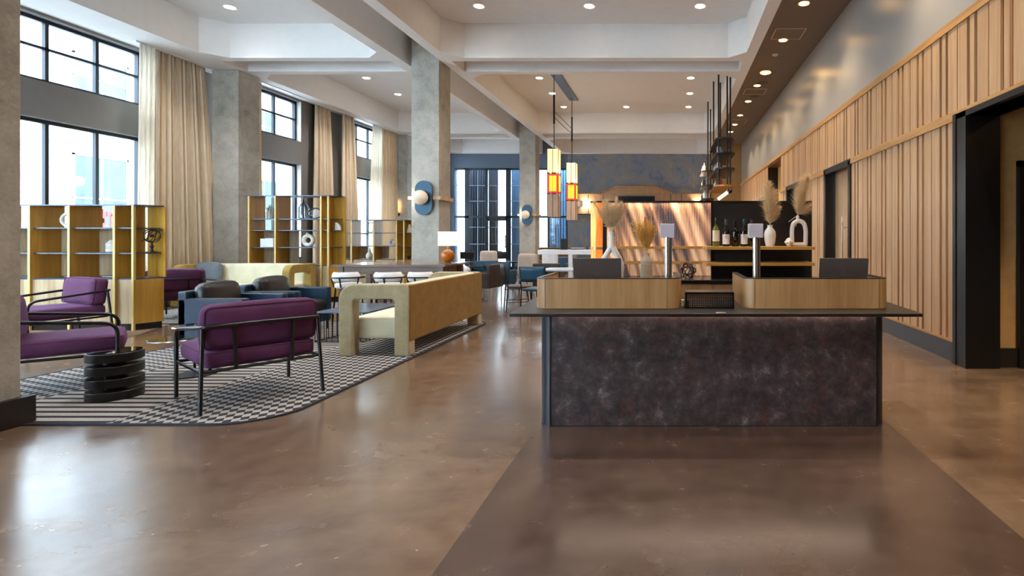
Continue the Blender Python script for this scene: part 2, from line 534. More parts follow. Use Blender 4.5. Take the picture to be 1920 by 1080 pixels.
# ---- coffered ceiling: pairs of beams with an open slot between, chamfered coffers
def coffer(mb, ox0, ox1, oy0, oy1, ix0, ix1, iy0, iy1, ch=.34):
    octo = [(ix0 + ch, iy0), (ix1 - ch, iy0), (ix1, iy0 + ch), (ix1, iy1 - ch), (ix1 - ch, iy1), (ix0 + ch, iy1), (ix0, iy1 - ch), (ix0, iy0 + ch)]
    out = [(ox0, oy0), (ox1, oy0), (ox1, oy1), (ox0, oy1)]
    v = [(x, y, ZB) for x, y in octo] + [(x, y, ZC) for x, y in octo] + [(x, y, ZB) for x, y in out] + [(x, y, ZC) for x, y in out]
    f = [(i, (i + 1) % 8, 8 + (i + 1) % 8, 8 + i) for i in range(8)]
    for k in range(4):
        a, c = 2 * k, 2 * k + 1
        f.append((16 + k, 16 + (k + 1) % 4, c, a))
        f.append((16 + (k + 1) % 4, (c + 1) % 8, c))
        f.append((16 + k, 16 + (k + 1) % 4, 20 + (k + 1) % 4, 20 + k))
    mb.add(v, f)
cm = MB()
BX = [(-10.3, -5.54, -9.3, -5.79), (-4.75, 1.73, -4.53, 1.52)]
BY = [(YF, 3.16, YF + .3, 2.94), (3.98, 11.08, 4.2, 10.87), (11.76, 18.82, 11.97, 18.6), (19.5, YB, 19.72, 23.05)]
for ox0, ox1, ix0, ix1 in BX:
    for oy0, oy1, iy0, iy1 in BY:
        coffer(cm, ox0, ox1, oy0, oy1, ix0, ix1, iy0, iy1)
for y0, y1 in ((3.16, 3.98), (11.08, 11.76), (18.82, 19.5)):       # the beams along the room run on past the slots
    for x0, x1 in ((-10.3, -9.3), (-5.79, -5.54), (-4.75, -4.53), (1.52, 1.73)):
        cm.box(x0, x1, y0, y1, ZB, ZC)
cm.box(-10.6, 1.73, YF - .3, YB + .3, ZC, ZC + .15)
struct(cm.out('ceiling', M_CEIL, recalc=False))
struct(MB().box(1.73, WR + .3, YF - .3, YB + .3, ZA, ZC + .15).out('ceiling', M_AISLE))

# ---- window wall: piers, spandrels and openings
ZW = [(.85, 3.31), (3.92, 4.98)]
def window_wall(name, X, y0, y1, wins, mat):
    mb = MB(); ys = [y0]
    for a, c in wins: ys += [a, c]
    ys.append(y1)
    for i in range(0, len(ys), 2):
        if ys[i + 1] > ys[i]: mb.box(X - .3, X, ys[i], ys[i + 1], 0, ZC)
    for a, c in wins:
        for z0, z1 in ((0, ZW[0][0]), (ZW[0][1], ZW[1][0]), (ZW[1][1], ZC)):
            mb.box(X - .3, X, a, c, z0, z1)
    return struct(mb.out(name, mat))
W1 = [(-4.2, 2.6), (4.1, 10.46)]
W2 = [(12.3, 14.2), (16.45, 18.45), (20.2, 22.6)]
window_wall('wall_left', WL1, YF - .3, YJ, W1, M_WINW)
window_wall('wall_left', WL2, YJ, YB + .3, W2, M_WINW)
wn = 0
def window(X, y0, y1, z0, z1, mull, trans, kids=True):
    global wn
    wn += 1
    xg = X - .16
    w = struct(thing('window_%d' % wn, None, None, (xg, (y0 + y1) / 2, z0)))
    f = MB(); t = .028
    f.box(xg - .04, xg + .04, y0, y0 + .06, z0, z1).box(xg - .04, xg + .04, y1 - .06, y1, z0, z1)
    f.box(xg - .04, xg + .04, y0, y1, z0, z0 + .06).box(xg - .04, xg + .04, y0, y1, z1 - .06, z1)
    for y in mull: f.box(xg - .03, xg + .03, y - t, y + t, z0, z1)
    for z in trans: f.box(xg - .03, xg + .03, y0, y1, z - .022, z + .022)
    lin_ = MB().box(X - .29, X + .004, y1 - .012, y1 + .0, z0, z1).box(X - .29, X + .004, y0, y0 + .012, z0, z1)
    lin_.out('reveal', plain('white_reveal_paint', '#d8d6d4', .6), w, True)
    f.out('window_frame', M_WINF, w, True)
    MB().box(xg - .006, xg + .006, y0 + .03, y1 - .03, z0 + .03, z1 - .03).out('pane', M_GLASS, w, True)
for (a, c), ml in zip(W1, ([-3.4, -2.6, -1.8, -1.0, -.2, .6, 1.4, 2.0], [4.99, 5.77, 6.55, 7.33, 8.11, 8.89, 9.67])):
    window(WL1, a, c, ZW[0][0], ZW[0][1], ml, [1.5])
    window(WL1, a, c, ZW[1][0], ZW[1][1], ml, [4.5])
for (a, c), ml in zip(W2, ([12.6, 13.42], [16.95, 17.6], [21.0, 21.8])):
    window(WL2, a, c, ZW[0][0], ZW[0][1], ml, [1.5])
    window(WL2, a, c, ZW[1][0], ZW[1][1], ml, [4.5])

# ---- unseen wall behind the camera, tall glazing added to let in fill daylight
fr = MB()
for x0, x1 in ((-10.6, -9.6), (-6.4, 8.2)): fr.box(x0, x1, YF - .3, YF, 0, ZC)
fr.box(-9.6, -6.4, YF - .3, YF, 4.6, ZC)
struct(fr.out('wall_front', M_WINW))
for x0, x1 in ((-9.6, -6.4),):
    wn += 1
    w = struct(thing('window_%d' % wn, None, None, ((x0 + x1) / 2, YF - .15, 0)))
    f = MB()
    for x in (x0 + .03, (x0 + x1) / 2, x1 - .03): f.box(x - .03, x + .03, YF - .2, YF - .1, 0, 4.6)
    for z in (.04, 2.6, 4.56): f.box(x0, x1, YF - .19, YF - .11, z - .03, z + .03)
    f.out('window_frame', M_WINF, w, True)
    MB().box(x0 + .03, x1 - .03, YF - .155, YF - .145, .04, 4.56).out('pane', M_GLASS, w, True)

# ---- back wall with the glazed front to the terrace
XG0, XG1 = -9.4, -4.46
bw = MB()
bw.box(-10.3, XG0, YB, YB + .3, 0, ZC).box(XG0, XG1, YB, YB + .3, 4.42, ZC)
struct(bw.out('wall_back', M_BLUEW))
struct(MB().box(XG1, 1.72, YB, YB + .3, 0, ZC).out('wall_back', M_SLATE))
struct(MB().box(1.72, WR + .3, YB, YB + .3, 0, ZC).out('wall_back', M_TANW))
wn += 1
w = struct(thing('window_%d' % wn, None, None, ((XG0 + XG1) / 2, YB + .1, 0)))
f = MB()
for px, t in ((790, .05), (832, .05), (876, .09), (913, .06), (954, .11), (1029, .05), (1065, .05)):
    x = (px - 1256) * .02335; f.box(x - t, x + t, YB + .04, YB + .16, 0, 4.42)
for z, t in ((4.38, .04), (2.29, .045), (.06, .06)): f.box(XG0, XG1, YB + .04, YB + .16, z - t, z + t)
f.out('window_frame', M_WINF, w, True)
f = MB()
for z in (3.66, 2.98, 1.84, 1.1): f.box(XG0, XG1, YB + .07, YB + .09, z - .012, z + .012)
for px in (858, 896, 934, 975, 1045): x = (px - 1256) * .02335; f.box(x - .012, x + .012, YB + .07, YB + .09, .1, 4.36)
f.out('glazing_bar', plain('pale_glazing_bar', '#93a9bd', .4), w, True)
MB().box(XG0 + .02, XG1 - .02, YB + .095, YB + .105, .05, 4.4).out('pane', M_GLASS, w, True)
d = struct(thing('door_1', None, None, (-7.6, YB + .02, 0)))
f = MB()
for x in (-7.98, -7.08): f.box(x - .07, x + .07, YB - .02, YB + .12, 0, 2.25)
f.box(-7.98, -7.08, YB - .02, YB + .12, 2.12, 2.25).box(-7.98, -7.08, YB - .02, YB + .12, 0, .12)
f.out('door_frame', M_BLACK, d, True)
MB().box(-7.16, -7.12, YB - .1, YB - .06, .9, 1.5).box(-7.16, -7.12, YB - .1, YB, .95, 1.0).box(-7.16, -7.12, YB - .1, YB, 1.42, 1.47).out('door_handle', M_STEEL, d, True)

# ---- right wall: grey plaster over a band of oak battens, dark-lined openings
OPEN = [(2.3, 5.70, 2.62), (9.10, 10.62, 2.68), (12.55, 14.1, 2.68), (14.85, 16.9, 3.58), (16.95, 18.4, 2.68)]
rw = MB()
ys = [YF - .3]
for a, c, z in OPEN: ys += [a, c]
ys.append(YB + .3)
for i in range(0, len(ys), 2): rw.box(WR, WR + .3, ys[i], ys[i + 1], 0, 3.73)
for a, c, z in OPEN: rw.box(WR, WR + .3, a, c, z, 3.73)
struct(rw.out('wall_right', M_OAKDK))
struct(MB().box(WR, WR + .3, YF - .3, YB + .3, 3.73, ZC).out('wall_right', M_GREYW))
tr = MB()
def battens(mb, y0, y1, z0, z1):
    P = .563; k = math.floor((y0 - 6.30) / P) - 1
    while 6.30 + k * P < y1:
        b0 = 6.30 + k * P
        for a, c in ((.009, .19), (.245, .325), (.38, .554)):   # boards and the two wide reveals between
            s, e = max(y0, b0 + a), min(y1, b0 + c)
            if e - s > .01: mb.box(WR - .028, WR + .001, s, e, z0, z1)
        k += 1
segs = []
for i in range(0, len(ys), 2): segs.append((ys[i], ys[i + 1]))
for a, c in segs: battens(tr, a, c, .24, 2.62)
battens(tr, YF, 14.85, 2.72, 3.64); battens(tr, 16.9, YB, 2.72, 3.64)
struct(tr.out('trim_1', M_OAK))
tr = MB()
tr.box(WR - .045, WR, YF, YB, 3.64, 3.73)
for a, c in segs: tr.box(WR - .05, WR, a, c, 2.62, 2.72)
tr.box(WR - .05, WR, 2.3, 5.7, 2.68, 2.72).box(WR - .05, WR, 9.1, 10.62, 2.68, 2.72).box(WR - .05, WR, 12.55, 14.1, 2.68, 2.72)
for a, c in segs: tr.box(WR - .035, WR, a, c, .215, .24)
struct(tr.out('trim_2', M_OAKCAP))
bb = MB()
for a, c in segs: bb.box(WR - .028, WR, a, c, 0, .215)
struct(bb.out('baseboard_right', M_BASE))

# near opening: deep black lining, a tan side passage and a dark doorway at its end
d = struct(thing('door_2', None, None, (WR, 5.6, 0)))
f = MB()
f.box(WR - .06, WR + .30, 5.52, 5.72, 0, 2.68).box(WR - .07, WR - .03, 5.70, 5.76, 0, 2.68)
f.box(WR - .06, WR + .30, 2.3, 5.72, 2.62, 2.68).box(WR - .06, WR + .3, 2.2, 2.34, 0, 2.68)
f.out('door_frame', M_BLACK, d, True)
struct(MB().box(WR + .3, 8.2, 5.60, 5.8, 0, 3.0).out('wall_passage', M_TANW))
struct(MB().box(8.0, 8.2, -4.9, 5.6, 0, 3.0).out('wall_passage', M_TANW))
struct(MB().box(WR + .3, 8.2, -4.9, 5.8, 3.0, 3.1).out('ceiling', M_AISLE))
struct(MB().box(WR + .3, 3.635, 5.575, 5.60, 0, .2).out('baseboard_passage', M_BASEBK))
d = struct(thing('door_3', None, None, (4.15, 5.58, 0)))
MB().box(3.635, 3.71, 5.54, 5.60, 0, 2.16).box(4.6, 4.67, 5.54, 5.60, 0, 2.16).box(3.635, 4.67, 5.54, 5.60, 2.10, 2.16).out('door_frame', M_BLACK, d, True)
MB().box(3.71, 4.6, 5.57, 5.60, 0, 2.10).out('door_leaf', plain('dark_red_brown_door', '#3a1f18', .5), d, True)
MB().box(4.5, 4.53, 5.52, 5.57, .95, 1.1).out('door_handle', M_STEEL, d, True)

def side_door(n, a, c, zt, leaf=True):
    d = struct(thing('door_%d' % n, None, None, (WR, (a + c) / 2, 0)))
    f = MB(); t = .10
    f.box(WR - .055, WR + .3, c - .03, c + .02, 0, zt + .03).box(WR - .055, WR + .3, a - .02, a + .03, 0, zt + .03)
    f.box(WR - .055, WR + .3, a, c, zt, zt + .03)
    f.box(WR - .055, WR + .0, c - t, c, 0, zt).box(WR - .055, WR + .0, a, a + t, 0, zt).box(WR - .055, WR, a, c, zt - .07, zt)
    f.out('door_frame', M_BLACK, d, True)
    if leaf:
        MB().box(WR + .16, WR + .20, a + .05, c - .05, 0, zt).out('door_leaf', M_OAK, d, True)
        h = MB()
        ym = (a + c) / 2
        h.tube([(WR + .07, ym, .35), (WR + .07, ym, 1.75)], .015).tube([(WR + .07, ym, .8), (WR + .17, ym, .8)], .01).tube([(WR + .07, ym, 1.55), (WR + .17, ym, 1.55)], .01)
        h.out('door_handle', M_STEEL, d, True, smooth=True)
side_door(4, 9.10, 10.62, 2.68)
side_door(5, 12.55, 14.1, 2.68)
side_door(6, 16.95, 18.4, 2.68)
struct(MB().box(WR + .3, 4.6, 16.7, 16.9, 0, 3.7).box(4.6, 4.8, 14.6, 16.9, 0, 3.7).box(WR + .3, 4.6, 14.6, 14.85, 0, 3.7).out('wall_passage', plain('warm_cream_wall', '#cfae62', .7)))
struct(MB().box(WR + .3, 4.8, 14.6, 16.9, 3.7, 3.8).out('ceiling', M_AISLE))
struct(MB().box(WR - .01, WR + .3, 16.86, 16.91, 0, 3.58).out('trim_3', M_BLACK))

# ---- back wall joinery
jb = MB()
jb.box(-4.42, 1.72, YB - .06, YB, 2.42, 3.28)
jb.prism_y([(-2.95, 3.28), (-2.95, 3.32), (-2.28, 3.56), (-.68, 3.56), (.02, 3.32), (.02, 3.28)], YB - .12, YB)
struct(jb.out('trim_4', M_OAK))
jt = MB()
jt.prism_y([(-3.05, 3.26), (-3.05, 3.34), (-2.3, 3.62), (-.66, 3.62), (.12, 3.34), (.12, 3.26), (.05, 3.26), (.03, 3.30), (-.69, 3.55), (-2.27, 3.55), (-2.96, 3.30), (-2.98, 3.26)], YB - .2, YB)
jt.box(-4.42, -2.9, YB - .1, YB, 3.26, 3.30).box(.05, 1.72, YB - .1, YB, 3.26, 3.30)
struct(jt.out('trim_5', M_OAKCAP))
tk = MB().box(-4.42, 1.72, YB - .09, YB, 2.37, 2.42)
for x in (-3.55, -2.9, .04, .5): tk.box(x - .012, x + .012, YB - .065, YB, 2.42, 3.27)
struct(tk.out('trim_6', M_BLACK))

# ---- columns: cast concrete, black skirting; the two in the middle carry a wooden band and a globe light
def column(x0, x1, y0, y1, label, base, z1=ZC, bp=.05, bh=.2):
    t = thing('column', label, 'column', ((x0 + x1) / 2, (y0 + y1) / 2, 0))
    MB().box(x0, x1, y0, y1, 0, z1).out('shaft', M_CONC, t, True, bevel=.008)
    if base: MB().box(x0 - bp, x1 + bp, y0 - bp, y1 + bp, 0, bh).out('skirting', M_BASEBK, t, True)
    return t
column(-5.30, -4.72, 3.28, 3.88, 'raw concrete column at the left edge of the picture, black skirting at its foot', True)
cB = column(-5.39, -4.815, 11.12, 11.70, 'tall concrete column rising behind the long table, large globe wall light on its face', True)
cC = column(-5.39, -4.815, 19.1, 19.7, 'slim looking concrete column further back among the dining chairs, globe light on its face', True)
column(-9.98, -9.40, 11.62, 12.22, 'concrete pilaster on the window wall beside the first big curtain', False, ZB)
cE = column(-9.88, -9.30, 18.9, 19.5, 'far concrete pilaster on the window wall behind the last curtain, tube light on it', False, ZB)
for c, y0, z in ((cB, 11.12, 2.19), (cC, 19.1, 2.19)):
    b = MB(); x0, x1, yy = -5.39, -4.815, y0
    b.box(x0 - .05, x1 + .05, yy - .05, yy, z - .035, z + .035).box(x1, x1 + .05, yy, yy + .63, z - .035, z + .035).box(x0 - .05, x0, yy, yy + .63, z - .035, z + .035)
    b.out('wooden_band', M_OAK, c, True)

def globe_sconce(x, y, z, label, oval=True, r=.15):
    t = thing('globe_sconce', label, 'wall light', (x, y, z))
    if oval:
        out = rounded([(-.18, -.355), (.18, -.355), (.18, .355), (-.18, .355)], .178, 10)
        MB().prism_y(out, -.035, -.005).out('back_plate', plain('deep_blue_enamel', '#123a50', .35, .3), t, bevel=.004)
    MB().lathe([(.05, 0), (.05, .08)], seg=16, mtx=Matrix.Rotation(PI / 2, 4, 'X')).out('mount', M_BRASS, t, smooth=True)
    MB().sphere((-.02 if oval else 0, -.10 - r * .3, 0), r, 28, 18).out('globe', emit('lit_cream_glass', '#ffdcb0', .12, '#d8ccba'), t, smooth=True)
    l = bpy.data.lights.new('sconce_glow', 'POINT'); l.energy = (3 if oval else 22) * LIGHT; l.color = (1, .86, .68); l.shadow_soft_size = .05
    lo = bpy.data.objects.new('sconce_bulb', l); COL.objects.link(lo); lo.parent = t; lo.location = (0.02, -.12 - r * 1.45, 0)
    lo.location = (-.25 if oval else .2, -.12, 0)
    return t
globe_sconce(-5.10, 11.07, 2.19, 'large cream globe wall light on a blue oval plate, on the nearer middle column')
globe_sconce(-5.10, 19.05, 2.19, 'small looking cream globe wall light on a blue oval plate, on the farther middle column')
globe_sconce(-3.86, YB - .06, 2.85, 'round globe wall light alone on the back wall wood panel, left of the bar screen', False)
globe_sconce(1.0, YB - .06, 2.85, 'round globe wall light at the right end of the back wall wood panel', False)

t = thing('tube_sconce', 'slim glowing tube wall light with a black round base on the far pilaster', 'wall light', (-9.62, 18.89, 2.2))
MB().lathe([(.06, 0), (.06, .05)], seg=16, mtx=Matrix.Rotation(PI / 2, 4, 'X')).out('base', M_BLKMET, t, smooth=True)
MB().tube([(0, -.06, -.03), (0, -.06, .07)], .03).out('socket', M_BLKMET, t, smooth=True)
MB().tube([(0, -.06, .07), (0, -.06, .48)], .022).out('tube', emit('tube_glow', '#ffc880', 7), t, smooth=True)

tv = thing('television', 'dark flat television on the back wall under the peaked wood frame', 'television', (-1.45, YB - .13, 2.75))
MB().box(-.8, .8, -.04, .01, -.02, .44).out('bezel', M_BLACK, tv, bevel=.01)
MB().box(-.77, .77, -.045, -.04, .01, .41).out('screen', plain('screen_glass', '#10202c', .08), tv)

# ---- recessed lights
def spot(parent, e, col, ang=110, blend=.8, z=-.04):
    l = bpy.data.lights.new('downlight_beam', 'SPOT'); l.energy = e * LIGHT; l.color = col; l.spot_size = math.radians(ang); l.spot_blend = blend
    l.shadow_soft_size = .10
    o = bpy.data.objects.new('downlight_beam', l); COL.objects.link(o); o.parent = parent; o.location = (0, 0, z)
def downlight(x, y, z, label, group, warm=False, e=210):
    t = thing('downlight', label, 'ceiling light', (x, y, z), 0, group)
    MB().lathe([(.085, -.004), (.11, -.012), (.115, 0)], seg=20).out('trim_ring', M_WHITE if not warm else M_BRASS, t, smooth=True)
    MB().lathe([(.001, -.008), (.085, -.008), (.085, 0)], seg=20).out('lens', emit('warm_lens' if warm else 'white_lens', '#ffc46a' if warm else '#fff2dc', 22), t, smooth=True)
    spot(t, e, (1, .78, .5) if warm else (1, .955, .90))
    return t
rows = [(10.05, 'nearest'), (14.55, 'second'), (16.1, 'third'), (17.75, 'fourth')]
DL = []
for x, y in ((-3.6, 10.05), (-1.52, 10.05), (.57, 10.05), (-3.56, 14.55), (.57, 14.55), (-3.55, 16.1), (.6, 16.1), (-3.53, 17.75), (-1.45, 17.75), (.62, 17.75)):
    r = [n for v, n in rows if abs(v - y) < .1][0]
    c = 'left' if x < -3 else ('middle' if x < 0 else 'right')
    downlight(x, y, ZC, 'recessed white ceiling light, %s one, %s row, middle coffers' % (c, r), 'ceiling lights in the middle coffers')
for x, y, r in ((-8.33, 10.1, 'nearest, right of the first windows'), (-8.28, 14.55, 'second, left of the tall column'), (-8.26, 16.2, 'third, closest to the tall column')):
    downlight(x, y, ZC, 'recessed white ceiling light in the window side coffers, %s' % r, 'ceiling lights in the window side coffers')
for x, y, n in ((-3.6, 5.6, 'ahead, left'), (-1.5, 5.6, 'ahead, middle'), (.57, 5.6, 'ahead, above the reception desk'), (-3.6, .5, 'directly overhead, left'), (.57, .5, 'directly overhead, right'), (-1.5, -3, 'behind'), (-8.3, 5.6, 'window side, ahead'), (-8.3, .5, 'window side, level with the viewer')):
    downlight(x, y, ZC, 'recessed white ceiling light above the picture, %s' % n, 'ceiling lights above the viewer', e=230)
AY = [(9.3, 'nearest'), (11.02, 'second, just past the near vent'), (14.3, 'third, past the large spotlight'), (15.95, 'fourth, past the second vent'), (17.75, 'fifth'), (19.2, 'sixth'), (20.5, 'farthest')]
for y, n in AY:
    downlight(2.34, y, ZA, 'small warm ceiling light in the brown aisle ceiling, %s' % n, 'warm lights along the aisle ceiling', True, 130)
for y, n in ((6.2, 'beside the desk'), (3.4, 'beside the near opening'), (.5, 'beside the viewer')):
    downlight(2.34, y, ZA, 'small warm aisle ceiling light above the picture, ' + n, 'warm lights along the aisle ceiling', True, 170)
t = thing('gimbal_spotlight', 'large round tilted warm spotlight in the brown aisle ceiling', 'ceiling light', (2.35, 13.1, ZA))
MB().lathe([(.13, -.03), (.16, -.03), (.17, 0)], seg=24).out('trim_ring', M_BRASS, t, smooth=True)
MB().lathe([(.001, -.04), (.12, -.04), (.13, 0)], seg=24).out('lens', emit('warm_lens', '#ffc46a', 12), t, smooth=True)
spot(t, 120, (1, .74, .42))
downlight(4.0, 3.6, 3.0, 'warm ceiling light in the side passage, out of view overhead', 'passage lights', True, 190)
downlight(3.9, 15.8, 3.7, 'warm ceiling light inside the tall yellow alcove', 'alcove light', True, 160)
for y0, n in ((10.4, 'nearer flat white edged vent in the brown aisle ceiling, before the large spotlight'), (14.6, 'farther flat white edged vent in the brown aisle ceiling, past the large spotlight'), (18.4, 'last flat white edged vent in the brown aisle ceiling, far down the aisle')):
    t = thing('air_vent', n, 'vent', (2.37, y0 + .28, ZA), 0, 'vents in the aisle ceiling')
    b = MB()
    b.box(-.3, .3, -.28, -.265, -.012, 0).box(-.3, .3, .265, .28, -.012, 0).box(-.3, -.285, -.28, .28, -.012, 0).box(.285, .3, -.28, .28, -.012, 0)
    b.out('frame', plain('vent_edge', '#e0c6ae', .6), t)
    MB().box(-.285, .285, -.265, .265, -.006, 0).out('panel', M_AISLE, t)
t = thing('smoke_detector', 'small white round smoke detector in the brown aisle ceiling', 'smoke detector', (2.34, 11.85, ZA))
MB().lathe([(.07, 0), (.07, -.025), (.045, -.045), (.001, -.045)], seg=20).out('housing', M_WHITE, t, smooth=True)
for y, n in ((14.05, 'nearer flat round speaker cover in the brown aisle ceiling'), (15.4, 'farther flat round speaker cover in the brown aisle ceiling, between two warm lights')):
    t = thing('ceiling_speaker', n, 'speaker', (2.44, y, ZA))
    MB().lathe([(.14, 0), (.14, -.01), (.001, -.012)], seg=24).out('cover', plain('brown_grille', '#5c4c3f', .6), t, smooth=True)

# ================================================================== OUTSIDE
def facade(X, ys, label, cols):
    t = thing('building', label, 'building', (X, (ys[0] + ys[1]) / 2, 0))
    MB().box(X - 1, X, ys[0], ys[1], -.1, 16).out('wall', M_PLASTER, t, True)
    for y in cols:
        for z0, z1, red in ((1.2, 4.8, True), (7.0, 8.9, False), (9.8, 12, False)):
            f = MB(); w = 1.1
            f.box(X, X + .06, y - w, y - w + .08, z0, z1).box(X, X + .06, y + w - .08, y + w, z0, z1).box(X, X + .06, y - w, y + w, z0, z0 + .08).box(X, X + .06, y - w, y + w, z1 - .08, z1)
            f.box(X, X + .05, y - .03, y + .03, z0, z1).box(X, X + .05, y - w, y + w, (z0 + z1) / 2 - .03, (z0 + z1) / 2 + .03)
            fo = f.out('window', plain('pale_window_frame', '#b9b6b4', .5), t, True)
            p = MB().box(X, X + .02, y - w, y + w, z0, z1).out('pane', M_DKGLASS, fo, True)
            if red and y in (18.0, 22.5):
                q = MB()
                for k, (a, c, e, g) in enumerate(((-.55, -.4, 1.5, 2.5), (-.55, .1, 2.0, 2.2), (.0, .15, 1.5, 2.6), (.35, .55, 1.6, 2.4), (.2, .7, 2.3, 2.5))):
                    q.box(X + .02, X + .05, y + a, y + c, e, g)
                q.out('painted_sign_reflection', M_RED, t, True)  # reflection of a neon sign, built as red painted blocks
facade(-24, (-30, 70), 'bright white building across the street with dark windows and painted red sign reflections', [6.0, 10.5, 14.0, 18.0, 22.5, 27, 31.5, 36, 41, 46])
struct(MB().box(-24, -10.6, -30, 70, -.15, -.02).out('ground_street', plain('pale_pavement', '#9a9896', .9)))
t = thing('building', 'bright pale building beyond the terrace, seen through the far glass front', 'building', (-8, 34, 0))
MB().box(-23, -4, 34, 35, 0, 12).out('wall', M_PLASTER, t, True)
b = MB()
for k in range(9): b.box(-12.5, -11.2, 33.95, 34, .8 + k * .28, .9 + k * .28)
for k in range(9): b.box(-10.4, -9.6, 33.95, 34, .8 + k * .28, .9 + k * .28)
b.out('louvre', plain('grey_louvre', '#8a97a5', .6), t, True)
# dark drapes of the glass porch behind the back glazing
for i, (px0, px1, lab, colr) in enumerate(((874, 911, 'dark drape nearest the left of the glass porch behind the far glazing', '#2a2a38'), (911, 934, 'wide dark drape in the middle of the glass porch behind the far glazing', '#262431'), (955, 976, 'blue dark drape right of the glass door, behind the farther column', '#4c6e8c'), (1029, 1070, 'blue patterned drape at the right end of the far glazing', '#5a82a6'))):
    x0, x1 = (px0 - 1256) * .0242, (px1 - 1256) * .0242
    g = MB().grid(lambda u, v: (x0 + (x1 - x0) * u, 24.2 + .05 * math.sin(u * 50), .02 + 4.7 * v), 60, 2)
    o = g.out('curtain', fabric('drape_%d' % i, colr, colr, scale=30), smooth=True, solid=.01)
    tag(o, lab, 'curtain', 'dark drapes behind the far glazing')
b = MB(); b.box(-9.2, -4.2, 24.6, 24.7, 4.5, 4.9)
for x in (-9.1, -6.7, -4.3): b.box(x - .06, x + .06, 24.6, 24.72, 0, 4.9)
tag(b.out('porch_frame', M_WINF), 'dark metal frame of the glass porch beyond the far glazing', 'porch')
# ================================================================== RECEPTION DESK
desk = thing('reception_desk', 'long reception desk clad in rusty dark steel with a black top and two oak screens', 'desk', (.31, 3.84, 0))
body = rounded([(-.943, 3.84), (1.565, 3.84), (1.60, 4.5), (-.98, 4.5)], [.13, .13, .02, .02], 8)
MB().prism(body, 0, .819).out('end_panels', plain('blackened_steel', '#3c3f47', .3, .6), desk, True, smooth=True)
MB().box(-.855, 1.485, 3.832, 3.842, .004, .815).out('front_panel', M_RUST, desk, True)
sm = MB()
for x in (-.858, 1.488): sm.box(x - .006, x + .006, 3.828, 3.842, 0, .819)
sm.out('seam', M_BLACK, desk, True)
top = [(-1.086, 3.605), (1.71, 3.605), (1.76, 4.6), (-1.16, 4.6)]
MB().prism(top, .819, .842).out('counter_top', M_COUNTER, desk, True, bevel=.003)
MB().box(-.8, 1.43, 3.80, 3.83, .812, .819).out('light_strip', emit('desk_led', '#ffe6cc', 7), desk, True)
def riser(x0, x1, xb0, xb1):
    path = rounded([(xb0, 4.56), (x0, 3.868), (x1, 3.868), (xb1, 4.56)], .1, 8, closed=False)
    o = MB().prism(band(path, .032), .842, 1.055).out('oak_screen', M_RISER, desk, True, smooth=True)
    MB().prism(band([(x, y) for x, y in path], .036), 1.055, 1.062).out('screen_cap', M_BLACK, o, True)
    MB().prism([(x0 + .04, 3.91), (x1 - .04, 3.91), (xb1 - .04, 4.5), (xb0 + .04, 4.5)], .955, .975).out('work_surface', M_COUNTER, desk, True)
riser(-.985, .088, -.985, .06)
riser(.535, 1.602, .535, 1.60)
mv = MB()
for x in (-.905, -.02, .615, 1.52): mv.box(x - .0015, x + .0015, 3.8665, 3.869, .843, 1.054)
mv.out('screen_joint', M_OAKDK, desk, True)

def laptop(x, y, z, rz, label):
    t = thing('laptop', label, 'laptop', (x, y, z), rz)
    MB().box(-.18, .18, .01, .25, 0, .014).out('base', M_DKGREY, t, bevel=.004)
    k = MB()
    for r in range(5):
        for c in range(13): k.box(-.15 + c * .0235, -.13 + c * .0235, .05 + r * .022, .067 + r * .022, .014, .016)
    k.out('keyboard', M_BLACK, t)
    m = Matrix.Rotation(math.radians(14), 4, 'X')
    lid = MB().box(-.18, .18, -.006, 0, 0, .235, m).out('lid', M_DKGREY, t, bevel=.002)
    MB().box(-.168, .168, 0, .0015, .015, .222, m).out('screen', plain('screen_glass', '#10202c', .08), lid)
    lg = MB()
    ring = [(.02 * math.cos(a), .118 + .02 * math.sin(a)) for a in [2 * PI * i / 28 for i in range(28)]]
    lg.tube([(p[0], -.0065, p[1]) for p in ring], .0009, 5, True, m)
    for q in ((-.010, -.004), (-.001, .004), (.007, .012)): lg.tube([(q[0], -.0065, .112), (q[1], -.0065, .118), (q[0], -.0065, .124)], .0008, 4, False, m)
    lg.out('emblem', plain('grey_emblem', '#7d7675', .3, .5), lid)
laptop(-.545, 4.04, .975, 0, 'dark grey open laptop at the left end of the desk, split white vase beyond it')
laptop(1.305, 4.04, .975, -.05, 'dark grey open laptop at the right end of the desk, before the oak wall')

def display_stand(x, y, label):
    t = thing('display_stand', label, 'stand', (x, y, .975))
    MB().lathe([(.045, 0), (.045, .008), (.001, .01)], seg=20).out('foot', M_STEEL, t, smooth=True)
    MB().tube([(0, 0, .005), (0, 0, .385)], .024, 20).box(.024, .034, -.012, .012, .005, .385).out('post', M_STEEL, t, smooth=True)
    MB().box(-.055, .055, -.02, .05, .38, .488).out('head', plain('lavender_white_box', '#c0b8c2', .4), t, bevel=.004)
display_stand(-.018, 4.1, 'white square box on a brushed steel post standing behind the left oak screen')
display_stand(.66, 4.1, 'white square box on a brushed steel post standing behind the right oak screen')

